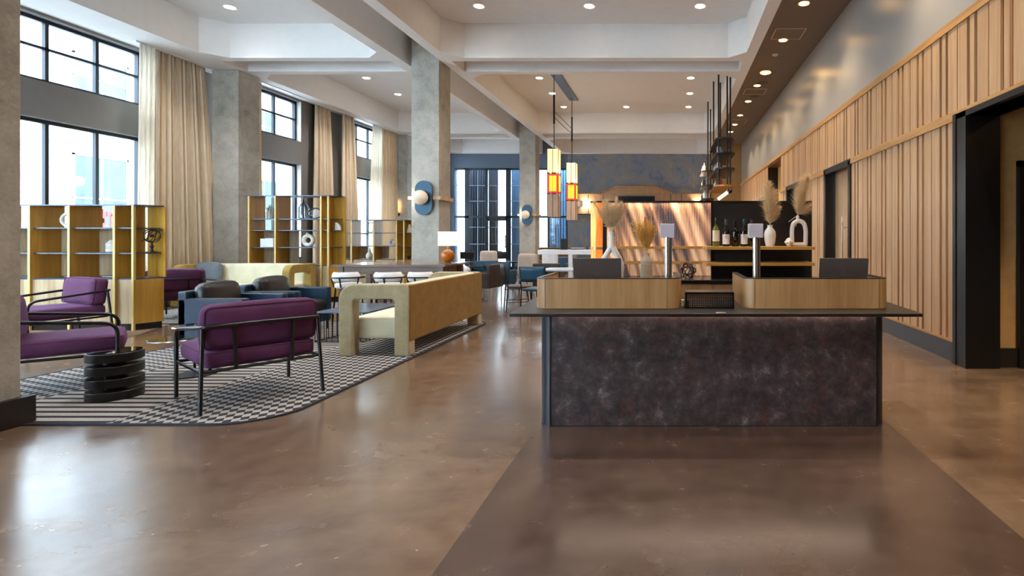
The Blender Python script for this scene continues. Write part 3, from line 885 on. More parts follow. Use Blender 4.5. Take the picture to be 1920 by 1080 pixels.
# plumes of pampas grass
M_PAMP = plain('pale_pampas', '#e2c296', .9, var=.15, scale=20)
M_PAMPG = plain('golden_pampas', '#dfa956', .9, var=.15, scale=20)
def strand(mb, p, d, L, r, droop):
    pts = []
    for i in range(4):
        s = i / 3
        pts.append(Vector(p) + Vector(d) * L * s + Vector((0, 0, -droop * s * s)))
    mb.tube(pts, [r, r * .8, r * .5, r * .1], 3)
def plume(mb, base, tip, width, n, seed, bend=0.0):
    """one feathery head: fine drooping fronds along a curved stem"""
    rnd = random.Random(seed)
    base = Vector(base); tip = Vector(tip); ax = (tip - base); L = ax.length; a = ax.normalized()
    s1 = a.cross(Vector((0, 1, 0))).normalized(); s2 = a.cross(s1)
    mb.tube([base - a * .12, base + ax * .5, tip], [.003, .002, .001], 5)
    for i in range(n):
        s = rnd.random() ** .9
        p = base + ax * s
        th = rnd.random() * 2 * PI
        w = width * (.35 + .65 * math.sin(PI * min(1, s * .85 + .15)))
        o = (s1 * math.cos(th) + s2 * math.sin(th))
        k = .35 + .65 * rnd.random()
        d = (a * (1.3 - .5 * k) + o * k).normalized()
        strand(mb, p, d, w * (1.0 + 1.0 * rnd.random()), .0012, w * .5 * rnd.random() * k)
def spray(mb, c, stems, seed, L=.26, fan=.5, lean=0.0, w=.045, n=150):
    """many loose stems fanning out of a narrow neck"""
    rnd = random.Random(seed)
    for i in range(stems):
        t = (i + .5) / stems * 2 - 1
        an = t * fan + lean + (rnd.random() - .5) * .18; ay = (rnd.random() - .5) * .6
        d = Vector((math.sin(an), math.sin(ay) * .6, math.cos(an))).normalized()
        l = L * (.62 + .38 * rnd.random())
        b0 = Vector(c) + d * l * .18
        plume(mb, b0, Vector(c) + d * l, w * (.5 + .5 * rnd.random()), n, seed * 31 + i)

# vases on the desk and the back shelves
M_RIBC = plain('ribbed_beige_ceramic', '#bba58c', .7, var=.08, bmp=.3)
t = thing('ribbed_vase', 'cylindrical ribbed beige vase with golden grass behind the left oak screen', 'vase', (-.188, 4.3, .975))
prof = [(.04, 0), (.048, .004)]
for i in range(16): prof += [(.049, .008 + i * .012), (.0505, .012 + i * .012), (.048, .018 + i * .012)]
prof += [(.046, .205), (.035, .222), (.026, .232), (.026, .255), (.022, .256), (.02, .2)]
MB().lathe(prof, seg=28).out('body', M_RIBC, t, smooth=True)
t2 = thing('pampas_bunch', 'bunch of golden dried grass standing in the ribbed vase', 'dried grass', (-.188, 4.3, 1.22))
mb = MB()
spray(mb, (0, 0, .01), 13, 5, L=.29, fan=.42, lean=-.04, w=.058, n=210)
mb.out('plumes', M_PAMPG, t2)
t = thing('split_vase', 'white vase whose neck divides into an open loop, behind the left laptop', 'vase', (-.475, 4.36, .975))
mb = MB()
mb.tube([(0, 0, .43), (0, 0, .40), (0, 0, .35), (0, 0, .30)], [.025, .019, .021, .026], 18)
for s in (-1, 1):
    mb.tube([(0, 0, .31), (s * .028, 0, .265), (s * .062, 0, .21), (s * .08, 0, .14), (s * .072, 0, .07), (s * .045, 0, .02), (0, 0, .012)], [.024, .024, .023, .024, .026, .026, .022], 14)
mb.box(-.05, .05, -.03, .03, 0, .02)
mb.out('body', M_CERAM, t, smooth=True)
t2 = thing('pampas_bunch', 'bunch of pale dried grass fanning out of the split vase', 'dried grass', (-.475, 4.36, 1.40))
mb = MB()
spray(mb, (0, 0, 0), 15, 9, L=.30, fan=.55, lean=0.0, w=.058, n=210)
mb.out('plumes', M_PAMP, t2)

t = thing('letter_tray', 'black perforated metal tray with a solid top, between the two oak screens', 'tray', (.29, 3.93, .842))
mb = MB()
for i in range(26):
    x = -.165 + i * .0132; mb.box(x - .0028, x + .0028, -.045, -.041, .006, .105)
for i in range(9):
    z = .008 + i * .0118; mb.box(-.172, .172, -.046, -.04, z - .0025, z + .0025)
mb.out('perforated_front', M_BLKMET, t)
MB().box(-.178, .178, -.05, -.036, 0, .008).box(-.178, .178, -.05, -.036, .1, .114).box(-.178, -.165, -.05, .10, 0, .114).box(.165, .178, -.05, .10, 0, .114).out('frame', M_BLKMET, t)
MB().box(-.172, .172, -.05, .12, .112, .118).out('top_plate', plain('grey_brown_plate', '#4d4441', .3, .3), t)
MB().box(-.165, .165, -.03, .10, .004, .008).out('bottom_plate', M_BLKMET, t)
t = thing('paper_pad', 'small cream paper pad on the counter left of the black tray', 'paper', (.10, 4.02, .842))
MB().box(-.02, .04, -.03, .03, 0, .045).out('sheets', plain('cream_paper', '#f0dfb4', .8), t)
t = thing('key_card', 'small pale card lying near the front edge of the black counter top', 'card', (.335, 3.64, .842))
MB().box(-.02, .02, -.012, .014, 0, .003).box(.02, .045, -.006, .008, 0, .002).out('card', plain('pale_card', '#d6bdb2', .5), t)

# ================================================================== BACK BAR
bar = thing('back_bar', 'low oak cabinet run with a black stone worktop behind the reception desk', 'cabinet', (.35, 5.6, 0))
MB().box(-.70, 1.55, 5.36, 5.86, .08, .90).out('carcass', M_RISER, bar, True)
for i in range(6):
    x0 = -.70 + i * .375
    MB().box(x0 + .004, x0 + .371, 5.342, 5.36, .09, .89).out('door', M_RISER, bar, True, bevel=.002)
MB().box(-.68, 1.53, 5.40, 5.84, 0, .08).out('plinth', M_BASEBK, bar, True)
MB().box(-.72, 1.57, 5.32, 5.87, .90, .935).out('worktop', M_STONE, bar, True, bevel=.003)
scr = thing('bar_screen', 'tall screen behind the desk, wood slats with painted light ripples, orange end, black right half', 'screen', (.3, 5.95, 0))
def wavelight_wood():
    m, nt, b = new_mat('veneer_painted_light')
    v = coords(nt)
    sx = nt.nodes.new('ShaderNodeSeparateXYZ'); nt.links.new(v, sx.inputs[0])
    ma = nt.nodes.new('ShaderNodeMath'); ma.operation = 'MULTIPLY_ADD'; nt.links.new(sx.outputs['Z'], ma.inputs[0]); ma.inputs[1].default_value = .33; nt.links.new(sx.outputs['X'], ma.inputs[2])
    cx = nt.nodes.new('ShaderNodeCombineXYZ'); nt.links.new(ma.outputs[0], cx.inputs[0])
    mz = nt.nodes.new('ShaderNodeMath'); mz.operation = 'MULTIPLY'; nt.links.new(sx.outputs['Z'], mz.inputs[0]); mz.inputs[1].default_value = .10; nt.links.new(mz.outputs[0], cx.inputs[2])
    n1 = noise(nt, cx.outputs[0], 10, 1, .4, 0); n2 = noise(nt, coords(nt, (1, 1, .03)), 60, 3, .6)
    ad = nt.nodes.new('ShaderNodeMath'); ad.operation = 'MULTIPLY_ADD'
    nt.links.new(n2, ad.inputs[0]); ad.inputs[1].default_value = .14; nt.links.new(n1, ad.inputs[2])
    c = ramp(nt, ad.outputs[0], [(.42, '#4a2c20'), (.52, '#a4704c'), (.62, '#dca878'), (.75, '#f8d4ac')])  # bands of rippling light painted into the veneer colour
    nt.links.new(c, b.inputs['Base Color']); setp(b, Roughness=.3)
    nt.links.new(c, b.inputs['Emission Color']); b.inputs['Emission Strength'].default_value = .22  # adds a glow to the painted bands
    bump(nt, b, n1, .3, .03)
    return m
M_WAVELIGHT = wavelight_wood()
path = [(-.695, 5.90), (.455, 5.90)]
mb = MB()
n = 64
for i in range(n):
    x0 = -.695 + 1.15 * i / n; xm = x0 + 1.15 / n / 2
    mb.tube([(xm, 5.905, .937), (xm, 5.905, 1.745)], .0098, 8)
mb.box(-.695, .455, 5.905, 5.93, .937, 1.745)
mb.out('slats', M_WAVELIGHT, scr, True, smooth=True)
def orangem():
    m, nt, b = new_mat('orange_wood_added_glow')
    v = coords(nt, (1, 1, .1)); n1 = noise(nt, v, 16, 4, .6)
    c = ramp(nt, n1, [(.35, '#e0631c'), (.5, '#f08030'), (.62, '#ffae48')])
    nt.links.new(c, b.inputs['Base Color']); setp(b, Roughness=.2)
    nt.links.new(c, b.inputs['Emission Color']); b.inputs['Emission Strength'].default_value = .55  # glow added to the panel's own colour, no lamp inside
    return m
end = rounded([(-.74, 5.90), (-.885, 5.90), (-.885, 6.5), (-.74, 6.5)], [0, .10, .10, 0], 10)
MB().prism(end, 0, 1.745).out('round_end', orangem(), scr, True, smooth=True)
e2 = rounded([(-.73, 5.893), (-.892, 5.893), (-.892, 6.507), (-.73, 6.507)], [0, .10, .10, 0], 10)
MB().prism(e2, 1.225, 1.255).out('metal_ring', plain('copper_ring', '#c88a5c', .3, .8), scr, True, smooth=True)
e3 = rounded([(1.57, 5.89), (-.893, 5.89), (-.893, 6.51), (1.57, 6.51)], [.02, .10, .10, .02], 10)
MB().prism(e3, 1.745, 1.765).out('top_rail', M_BLKMET, scr, True, smooth=True)
MB().box(-.742, -.70, 5.89, 5.93, 0, 1.745).box(.455, .475, 5.88, 5.93, .935, 1.765).box(-.70, .46, 5.9, 5.93, 0, .937).out('post', M_BLKMET, scr, True)
MB().box(.475, 1.57, 5.90, 5.94, 0, 1.765).box(-.70, 1.57, 6.46, 6.5, 0, 1.745).out('black_panel', plain('black_panel', '#120e0d', .5), scr, True)
for z, nm in ((1.265, 'upper'), (1.10, 'lower')):
    s = thing('wall_shelf', 'long %s oak shelf on the screen behind the desk%s' % (nm, ', bottles and vases on it' if nm == 'upper' else ', empty'), 'shelf', (.4, 5.7, z - .032))
    MB().box(-.66, .36, 5.78, 5.895, z - .028, z).out('narrow_board', M_HONEY, s, True)
    MB().prism(rounded([(.35, 5.47), (1.50, 5.47), (1.50, 5.90), (.35, 5.90)], [.04, .04, 0, 0], 6), z - .032, z).out('wide_board', M_HONEY, s, True, bevel=.002)
# added lamp under the rail, brightens the slatted screen; no fixture there
l = bpy.data.lights.new('added_screen_light', 'AREA'); l.shape = 'RECTANGLE'; l.size = 1.1; l.size_y = .02; l.energy = .8 * LIGHT; l.color = (1, .8, .6)
lo = bpy.data.objects.new('added_screen_light', l); COL.objects.link(lo); lo.location = (.42, -.11, 1.738); lo.parent = scr; lo.location = (-.42, -.09, 1.735); lo.rotation_euler = (math.radians(15), 0, 0)

def bottle(x, h, r, gl, foil, lab, label, y=5.62, labz=(.2, .62), mark=None):
    t = thing('wine_bottle', label, 'bottle', (x, y, 1.265), 0, 'wine bottles on the upper shelf behind the desk')
    p = [(r * .9, 0), (r, .006), (r, h * .55), (r * .92, h * .61), (r * .5, h * .69), (r * .36, h * .75), (r * .36, h * .985), (r * .40, h * .985), (r * .40, h)]
    MB().lathe(p, seg=24).out('glass_body', gl, t, smooth=True)
    MB().lathe([(r * .40, h * .78), (r * .42, h * .785), (r * .43, h * 1.0), (r * .30, h * 1.004)], seg=20).out('foil', foil, t, smooth=True)
    if lab:
        z0, z1 = labz[0] * h * .9, labz[1] * h * .9
        f = MB().lathe([(r + .0006, z0), (r + .0008, z1)], seg=28).out('label', lab, t, smooth=True)
    if mark:
        zc, mm, rr = mark; q = MB()
        pts = [(rr * math.cos(a), -math.sqrt(max(0, (r + .0015) ** 2 - (rr * math.cos(a)) ** 2)), zc * h + rr * math.sin(a)) for a in [math.radians(50 + 260 * i / 16) for i in range(17)]]
        q.tube(pts, .0018, 5)
        q.out('emblem', mm, t)
G1 = plain('pale_green_wine_glass', '#5c6428', .08, var=.2); G2 = plain('dark_green_glass', '#141a12', .06, var=.2); G3 = plain('black_glass', '#0a0a0c', .06)
LW = plain('cream_label', '#e8d8c0', .6); LP = plain('white_label', '#e9dfdf', .6)
GOLD = plain('gold_print', '#b8863a', .4, .4); MRN = plain('maroon_print', '#7a2a2c', .5)
bottle(.487, .305, .037, G1, plain('dark_foil', '#2a2420', .4), LW, 'clear green wine bottle with a cream label, tallest and leftmost on the shelf', mark=(.50, GOLD, .009))
bottle(.592, .285, .038, G2, plain('grey_foil', '#4a4a4c', .4), LP, 'dark wine bottle with a white label and round brown emblem, second from the left', labz=(.1, .5), mark=(.35, MRN, .013))
bottle(.688, .275, .040, G3, M_BLACK, None, 'black sparkling wine bottle without a paper label, gold emblem on it', mark=(.30, GOLD, .012))
bottle(.782, .287, .038, G2, plain('blue_foil', '#2e4a5c', .4), LP, 'dark wine bottle with blue foil neck and white label, left of the steel post', labz=(.1, .5), mark=(.38, MRN, .013))
bottle(.862, .280, .038, G2, plain('purple_foil', '#3a2a44', .4), LW, 'wine bottle almost hidden behind the right steel post, cream label edge showing', labz=(.35, .6))

t = thing('bulb_vase', 'white oval vase with a short neck holding a pale plume, on the upper shelf', 'vase', (1.055, 5.62, 1.265))
MB().lathe([(.04, 0), (.045, .005), (.056, .06), (.062, .12), (.058, .155), (.04, .185), (.028, .2), (.026, .215), (.031, .226), (.026, .226), (.022, .2)], seg=28).out('body', M_CERAM, t, smooth=True)
t = thing('pampas_plume', 'upright pale pampas plume in the white oval vase', 'dried grass', (1.055, 5.62, 1.49))
mb = MB()
for i, (dx, dz) in enumerate(((-.02, .44), (.05, .36), (.10, .19))):
    plume(mb, (0, 0, .01), (dx, .01 * i, dz), (.095, .085, .06)[i], (1100, 700, 260)[i], 80 + i)
mb.out('plumes', M_PAMP, t)
t = thing('arch_vase', 'white arched vase like a standing ring with a hollow middle, right on the shelf', 'vase', (1.358, 5.62, 1.265))
mb = MB()
mb.tube(smooth_path([(-.07, 0, .022), (-.073, 0, .17), (-.06, 0, .245), (0, 0, .275), (.055, 0, .25), (.075, 0, .17), (.07, 0, .022)], .06, 6) , .023, 14)
mb.tube([(-.07, 0, .022), (.07, 0, .022)], .022, 14)
mb.sphere((-.07, 0, .024), .0235, 14, 10).sphere((.07, 0, .024), .0235, 14, 10)
mb.tube([(-.012, 0, .28), (-.012, 0, .325)], [.02, .015], 14)
mb.out('body', M_CERAM, t, smooth=True)
t = thing('pampas_plume', 'leaning pale pampas plume in the white arched vase', 'dried grass', (1.346, 5.62, 1.585))
mb = MB()
for i, (dx, dz) in enumerate(((.10, .42), (.05, .38), (.15, .12))):
    plume(mb, (0, 0, .01), (dx, .01 * i, dz), (.10, .09, .06)[i], (1100, 800, 300)[i], 90 + i)
mb.out('plumes', M_PAMP, t)
t = thing('knot_ornament', 'small white ceramic knot lying against the arched vase', 'ornament', (1.245, 5.58, 1.265))
mb = MB(); R, r = .03, .017
for ax in range(3):
    pts = []
    for i in range(24):
        a = 2 * PI * i / 24
        c, s_ = R * math.cos(a), R * .62 * math.sin(a)
        p = [0, 0, 0]; p[ax] = c; p[(ax + 1) % 3] = s_
        pts.append((p[0], p[1], p[2] + .046))
    mb.tube(pts, r, 10, True)
mb.out('loops', M_CERAM, t, smooth=True)
t = thing('wire_orb', 'black open metal ball of crossing rings on the stone worktop behind the desk', 'ornament', (.185, 5.5, .935))
mb = MB(); rr = .082
for i in range(6):
    m = Matrix.Translation((0, 0, rr)) @ Matrix.Rotation(i * 1.1, 4, 'Z') @ Matrix.Rotation(.5 + .55 * (i % 3), 4, 'X')
    mb.tube([(rr * math.cos(a), rr * math.sin(a), 0) for a in [2 * PI * k / 32 for k in range(32)]], .005, 6, True, m)
mb.out('rings', M_BLKMET, t, smooth=True)

# ================================================================== HANGING BOTTLE RACKS
def rack(x0, x1, y0, y1, zs, rods, label, lamp):
    t = thing('hanging_rack', label, 'hanging shelf', ((x0 + x1) / 2, (y0 + y1) / 2, zs[-1]))
    r = (x1 - x0) / 2
    outl = rounded([(x0, y0), (x1, y0), (x1, y1), (x0, y1)], [r * .95, r * .95, .02, .02], 12)
    for i, z in enumerate(zs):
        last = i == len(zs) - 1
        MB().prism(outl, z - .03, z + .01).out('shelf', M_BLKMET if not last else plain('copper_wood_shelf', '#a8713c', .25, .3), t, True, bevel=.004)
    for x, y in rods:
        MB().tube([(x, y, zs[-1]), (x, y, ZC)], .022, 10).out('rod', M_BLKMET, t, True, smooth=True)
    if lamp:
        f = MB().sphere((x0 + .33, y0 - .05, zs[-1] - .16), .07, 16, 10).out('lamp_head', M_BLKMET, t, True, smooth=True)
        MB().tube([(x0 + .27, y0 - .07, zs[-1] - .20), (x0 + .05, y0 - .12, zs[-1] - .36)], .035, 12).out('lamp_tube', emit('bulb_glow', '#ffe0a8', 8), t, True, smooth=True)
        l = bpy.data.lights.new('rack_glow', 'AREA'); l.shape = 'RECTANGLE'; l.size = .3; l.size_y = 1.8; l.energy = 30 * LIGHT; l.color = (1, .7, .4)
        lo = bpy.data.objects.new('rack_glow', l); COL.objects.link(lo); lo.parent = t; lo.location = (0, 0, -.05)
ZS = [3.82, 3.46, 3.08, 2.66]
rack(1.12, 1.62, 13.0, 15.2, ZS, [(1.21, 13.25), (1.42, 13.2), (1.50, 13.25), (1.22, 14.9), (1.42, 15.0)], 'nearer black metal rack of four round ended shelves hung on rods above the bar', True)
rack(1.02, 1.42, 16.9, 18.3, [3.5, 3.05, 2.62, 2.3], [(1.22, 17.1), (1.38, 18.1)], 'farther black metal rack hung on two thin rods, partly behind the nearer rack', False)
rnd = random.Random(3)
gl = [plain('rack_glass_%d' % i, c, .1) for i, c in enumerate(('#c8d8e4', '#7fa8c8', '#3a2a20', '#8a3a2a', '#e6e0d4', '#24302a'))]
k = 0
lv = ['second', 'third', 'bottom']
protoB = {}
for li, z in enumerate(ZS[1:]):
    for j in range(4):
        x, y = 1.22 + .1 * (j % 2), 13.35 + j * .45 + rnd.random() * .1
        h = .24 + .06 * rnd.random(); r = .045
        t = thing('spirit_bottle', '%s bottle on the %s shelf of the nearer hanging rack, %s from the front' % (('pale', 'blue', 'brown', 'red', 'white', 'green')[k % 6], lv[li], ('first', 'second', 'third', 'fourth')[j]), 'bottle', (x, y, z + .01), 0, 'bottles on the nearer hanging rack')
        MB().lathe([(r, 0), (r, h * .6), (r * .35, h * .75), (r * .35, h)], seg=14).out('glass_body', gl[k % 6], t, smooth=True)
        MB().lathe([(r * .4, h * .93), (r * .4, h * 1.03), (.001, h * 1.03)], seg=12).out('cap', M_BLKMET, t, smooth=True)
        k += 1
for li, z in enumerate((3.5, 3.05, 2.62, 2.3)):
    for j in range(3):
        h = .26; r = .05
        t = thing('spirit_bottle', '%s bottle on the %s shelf of the farther hanging rack, %s from the front' % (('white', 'brown', 'pale')[(li + j) % 3], ('top', 'second', 'third', 'bottom')[li], ('first', 'second', 'third')[j]), 'bottle', (1.10 + .07 * (j % 2), 17.1 + j * .4, z + .01), 0, 'bottles on the farther hanging rack')
        MB().lathe([(r, 0), (r, h * .6), (r * .35, h * .75), (r * .35, h)], seg=12).out('glass_body', gl[(4, 2, 0)[(li + j) % 3]], t, smooth=True)

# ================================================================== PENDANT LANTERNS
pl = thing('pendant_fixture', 'long blue grey ceiling plate with two thin rods holding a pair of tall lanterns', 'hanging light', (-3.03, 15.2, ZC))
MB().box(-3.17, -2.89, 13.6, 16.85, ZC - .035, ZC).out('ceiling_plate', plain('blue_grey_plate', '#4c5a70', .4, .5), pl, True, bevel=.006)
for y in (13.95, 16.5):
    MB().tube([(-3.03, y, 3.6), (-3.03, y, ZC)], .012, 8).tube([(-3.03, y, 4.35), (-3.03, y, 5.1)], .026, 8).out('rod', M_BLKMET, pl, True, smooth=True)
MB().tube([(-3.03, 13.95, 4.68), (-3.03, 16.5, 4.74)], .009, 6).tube([(-3.03, 13.95, 4.52), (-3.03, 16.5, 4.58)], .009, 6).out('cross_rod', M_BLKMET, pl, True)
M_LANT = emit('lantern_cream', '#ffd890', .55, '#efdfb0')
M_LRED = emit('lantern_red', '#e02a08', .5, '#c02810')
M_LAMB = emit('lantern_amber', '#ffb400', 1.3, '#ffc020')
M_LWD = plain('lantern_pale_wood', '#c8a486', .6)
for y in (13.95, 16.5):
    w = .145; z0 = 1.91
    def lb(*q):
        m = MB()
        for (x0, x1, y0, y1, a, c) in q: m.box(-3.03 + x0, -3.03 + x1, y + y0, y + y1, z0 + a, z0 + c)
        return m
    q = [(-.008, .004, -w - .01, -w - .004, 0, 1.76), (-.008, .004, w + .004, w + .01, 0, 1.76), (-.05, .05, -.05, .05, .58, .62), (-.05, .05, -.05, .05, 1.11, 1.16), (-.03, .03, -.03, .03, 1.76, 1.80)]
    q += [(sx - .006, sx + .006, sy - .006, sy + .006, 0, 1.76) for sx in (-w, w) for sy in (-w, w)]
    fo = lb(*q).out('lantern', M_BLKMET, pl, True)
    fo['label'] = 'tall square lantern of three stacked shades'
    lb((-w, w, -w, w, 1.16, 1.76)).out('cream_shade', M_LANT, fo, True, bevel=.01)
    lb((-w, w, -w, w, .62, 1.11)).out('red_shade', M_LRED, fo, True, bevel=.01)
    lb((-.09, .09, -w - .006, w + .006, .665, 1.065), (-w - .006, w + .006, -.09, .09, .665, 1.065)).out('amber_panel', M_LAMB, fo, True)
    lb((-w, w, -w, w, 0, .58)).out('wood_shade', M_LWD, fo, True, bevel=.01)
    l = bpy.data.lights.new('lantern_glow', 'POINT'); l.energy = 10 * LIGHT; l.color = (1, .72, .35); l.shadow_soft_size = .15
    lo = bpy.data.objects.new('lantern_glow', l); COL.objects.link(lo); lo.parent = pl; lo.location = (.3, y - 15.2 - .2, 3.1 - ZC)
# ================================================================== LOUNGE
def rug(name, x0, x1, y0, y1, sx0, sx1, label):
    out = rounded([(x0, y0), (x1, y0), (x1, y1), (x0, y1)], [.4, .4, .3, .3], 10)
    t = thing(name, label, 'rug', ((x0 + x1) / 2, y0, 0))
    MB().prism(out, 0, .009).out('pile', rug_mat(sx0 - t.location.x, sx1 - t.location.x), t, True)
    MB().prism(band(out + [out[0]], .03, False)[:], 0, .010).out('border', plain('navy_border', '#161b26', .95), t, True)
rug('area_rug', -6.15, -2.92, 3.87, 8.62, -5.25, -4.1, 'large navy and cream rug with stripes and diamonds, under the near seats')
rug('area_rug', -9.4, -6.25, 8.4, 11.2, -8.4, -7.2, 'second patterned navy and cream rug further back, under the far sofa')

t = thing('floor_mat', 'thin tan mat on the floor under and in front of the nearest bookcase', 'mat', (-8.6, 7.1, 0))
MB().prism([(-9.9, 7.1), (-7.29, 7.1), (-7.85, 8.38), (-9.9, 8.38)], 0, .004).out('mat', plain('tan_mat', '#83664a', .7), t, True)

def make_armchair(name, label, piping=True):
    t = thing(name, label, 'armchair')
    for s in (-1, 1):
        MB().tube([(s * .415, -.40, 0), (s * .39, -.345, .645)], .0145, 10).out('leg', M_BLKMET, t, smooth=True)
        MB().tube([(s * .405, .385, 0), (s * .405, .385, .30)], .0145, 10).out('leg', M_BLKMET, t, smooth=True)
        arm = smooth_path([(s * .405, .385, .29), (s * .405, .385, .575), (s * .39, -.345, .655)], .10, 7)
        MB().tube(arm, .0155, 10).out('armrest', M_BLKMET, t, smooth=True)
        MB().tube([(s * .19, -.375, .31), (s * .20, -.365, .655)], .014, 8).out('back_strut', M_BLKMET, t, smooth=True)
    MB().tube(smooth_path([(-.39, -.33, .655), (-.385, -.37, .658), (0, -.40, .665), (.385, -.37, .658), (.39, -.33, .655)], .06, 5), .0155, 10).out('back_rail', M_BLKMET, t, smooth=True)
    MB().tube(smooth_path([(-.405, .385, .30), (-.40, -.365, .315), (.40, -.365, .315), (.405, .385, .30), (0, .40, .30)], .05, 4)[:-1] , .013, 8, True).out('seat_frame', M_BLKMET, t, smooth=True)
    c = MB().cushion(-.375, .375, -.345, .43, .325, .465, .045, .018, 12).out('seat_cushion', M_PURPLE, t, smooth=True)
    if piping:
        for z in (.345, .447):
            MB().tube([(x, y, z) for x, y in rounded([(-.372, -.342), (.372, -.342), (.372, .427), (-.372, .427)], .05, 5)], .004, 5, True).out('piping', M_PIPE, c, smooth=True)
    m = Matrix.Translation((0, -.335, .465)) @ Matrix.Rotation(math.radians(6), 4, 'X')
    b = MB().cushion(-.385, .385, 0, .15, 0, .345, .05, .016, 12, m).out('back_cushion', M_PURPLE, t, smooth=True)
    if piping:
        for y in (.014, .136):
            MB().tube([(x, y, z) for x, z in rounded([(-.38, .005), (.38, .005), (.38, .34), (-.38, .34)], .05, 5)], .004, 5, True, m).out('piping', M_PIPE, b, smooth=True)
    return t
GA = 'purple metal framed armchairs'
a1 = make_armchair('armchair', 'purple armchair with a black tube frame seen from behind at the front of the rug')
tag(a1, group=GA); a1.location = (-3.62, 4.60, .009); a1.rotation_euler.z = face(-.80, .60)
dup(a1, (-8.0, 6.94, 0), face(-.35, -.94), 'purple armchair facing left in front of the first yellow bookcase, back cushion lit violet')
dup(a1, (-5.56, 4.84, .009), face(.70, .71), 'purple armchair partly hidden by the left column, seat towards the black drum table')
dup(a1, (-8.40, 9.22, .009), face(-.35, .94), 'purple armchair further back, seen from behind between the bookcase and the navy chair')

# black stacked disc table
t = thing('disc_table', 'low black side table made of four stacked oval discs on the rug', 'side table', (-4.70, 4.52, .009), math.radians(33))
def oval(L, W):
    return rounded([(-L / 2, -W / 2), (L / 2, -W / 2), (L / 2, W / 2), (-L / 2, W / 2)], W / 2 * .999, 14)
for i in range(4):
    MB().prism(oval(.36, .34), i * .105, i * .105 + .072).out('disc', plain('black_lacquer', '#08090b', .4), t, bevel=.006, smooth=True)
for i in range(3):
    MB().prism(oval(.15, .14), i * .105 + .07, i * .105 + .107).out('core', plain('black_lacquer', '#08090b', .4), t, smooth=True)
MB().prism(oval(.33, .31), .387, .393).out('glass_top', plain('black_mirror', '#0a0b0d', .03), t, smooth=True)

# glass two-tier table behind the front armchair
t = thing('glass_side_table', 'round two level smoked glass side table with a chrome rim behind the front armchair', 'side table', (-4.64, 5.22, .009))
for (x, y, z, r) in ((0, 0, .48, .17), (-.16, -.06, .36, .19)):
    MB().lathe([(.001, z), (r, z), (r, z + .012), (.001, z + .012)], (x, y, 0), 32).out('glass_disc', plain('smoked_glass', '#1a2026', .04), t, smooth=True)
    MB().tube([(x + r * math.cos(a), y + r * math.sin(a), z + .004) for a in [2 * PI * k / 32 for k in range(32)]], .009, 6, True).out('rim', M_STEEL, t, smooth=True)
MB().tube([(.02, .14, 0), (.02, .14, .485)], .014, 10).tube([(-.1, .1, 0), (-.1, .1, .365)], .012, 10).out('stem', M_BLKMET, t, smooth=True)
MB().lathe([(.17, 0), (.17, .012), (.001, .014)], (-.03, .03, 0), 28).out('foot', M_BLKMET, t, smooth=True)

# sofas
def make_sofa(name, label, mat_back, mat_arm, mat_in):
    t = thing(name, label, 'sofa')
    L, D, H = 2.34, .80, .82
    outl = rounded([(-D / 2, 0), (-D / 2, H), (D / 2, H), (D / 2, 0)], [0, .17, .05, 0], 8)
    inn = rounded([(D / 2 - .17, 0), (D / 2 - .17, .65), (-D / 2 + .155, .65), (-D / 2 + .155, 0)], [0, .04, .04, 0], 4)
    for s in (-1, 1):
        x0, x1 = (s * L / 2, s * (L / 2 - .15)); x0, x1 = min(x0, x1), max(x0, x1)
        MB().prism_x(outl + inn, x0, x1).out('arm', mat_arm, t, bevel=.018, bseg=3, smooth=False)
        for y0, y1 in ((-D / 2 + .004, -D / 2 + .151), (D / 2 - .166, D / 2 - .004)):
            MB().box(x0 + .004, x1 - .004, y0, y1, 0, .05).out('foot', plain('grey_foot', '#5b5650', .5), t)
    MB().box(-L / 2 + .01, L / 2 - .01, D / 2 - .03, D / 2 + .008, .17, H - .01).out('back_outer', mat_back, t, bevel=.012, bseg=3)
    MB().cushion(-L / 2 + .15, L / 2 - .15, D / 2 - .17, D / 2 - .03, .2, H - .005, .04, .01, 10).out('back_inner', mat_in, t, smooth=True)
    MB().cushion(-L / 2 + .15, L / 2 - .15, -D / 2 + .02, D / 2 - .16, .17, .415, .03, .006, 10).out('seat', mat_in, t, smooth=True)
    return t
s1 = make_sofa('sofa', 'mustard velvet sofa turned away at the right edge of the rug, open framed arms', M_MUST, M_OLIVE, M_CREAMF)
tag(s1, group='velvet sofas'); s1.location = (-3.36, 7.22, .009); s1.rotation_euler.z = -PI / 2
M_OCHRE = fabric('ochre_velvet', '#a08440', '#b89a54', scale=120, sheen=.4, tint='#f0d8a0', wr=9)
s2 = make_sofa('sofa', '', M_OCHRE, M_OCHRE, fabric('pale_cream_upholstery', '#d8cfae', '#ece3c6', scale=200))
s2.location = (-8.62, 10.84, .009)
tag(s2, group='velvet sofas', label='cream sofa with mustard arms further back, facing the viewer in front of the second bookcase', cat='sofa')
t = thing('cushion', 'blue grey square cushion leaning in the left corner of the far cream sofa', 'cushion', (-9.42, 10.86, .43), .35)
MB().cushion(-.21, .21, -.07, .07, 0, .42, .05, .03, 10, Matrix.Rotation(math.radians(-14), 4, 'X')).out('cover', fabric('blue_grey_cushion', '#55606b', '#76818a'), t, smooth=True)

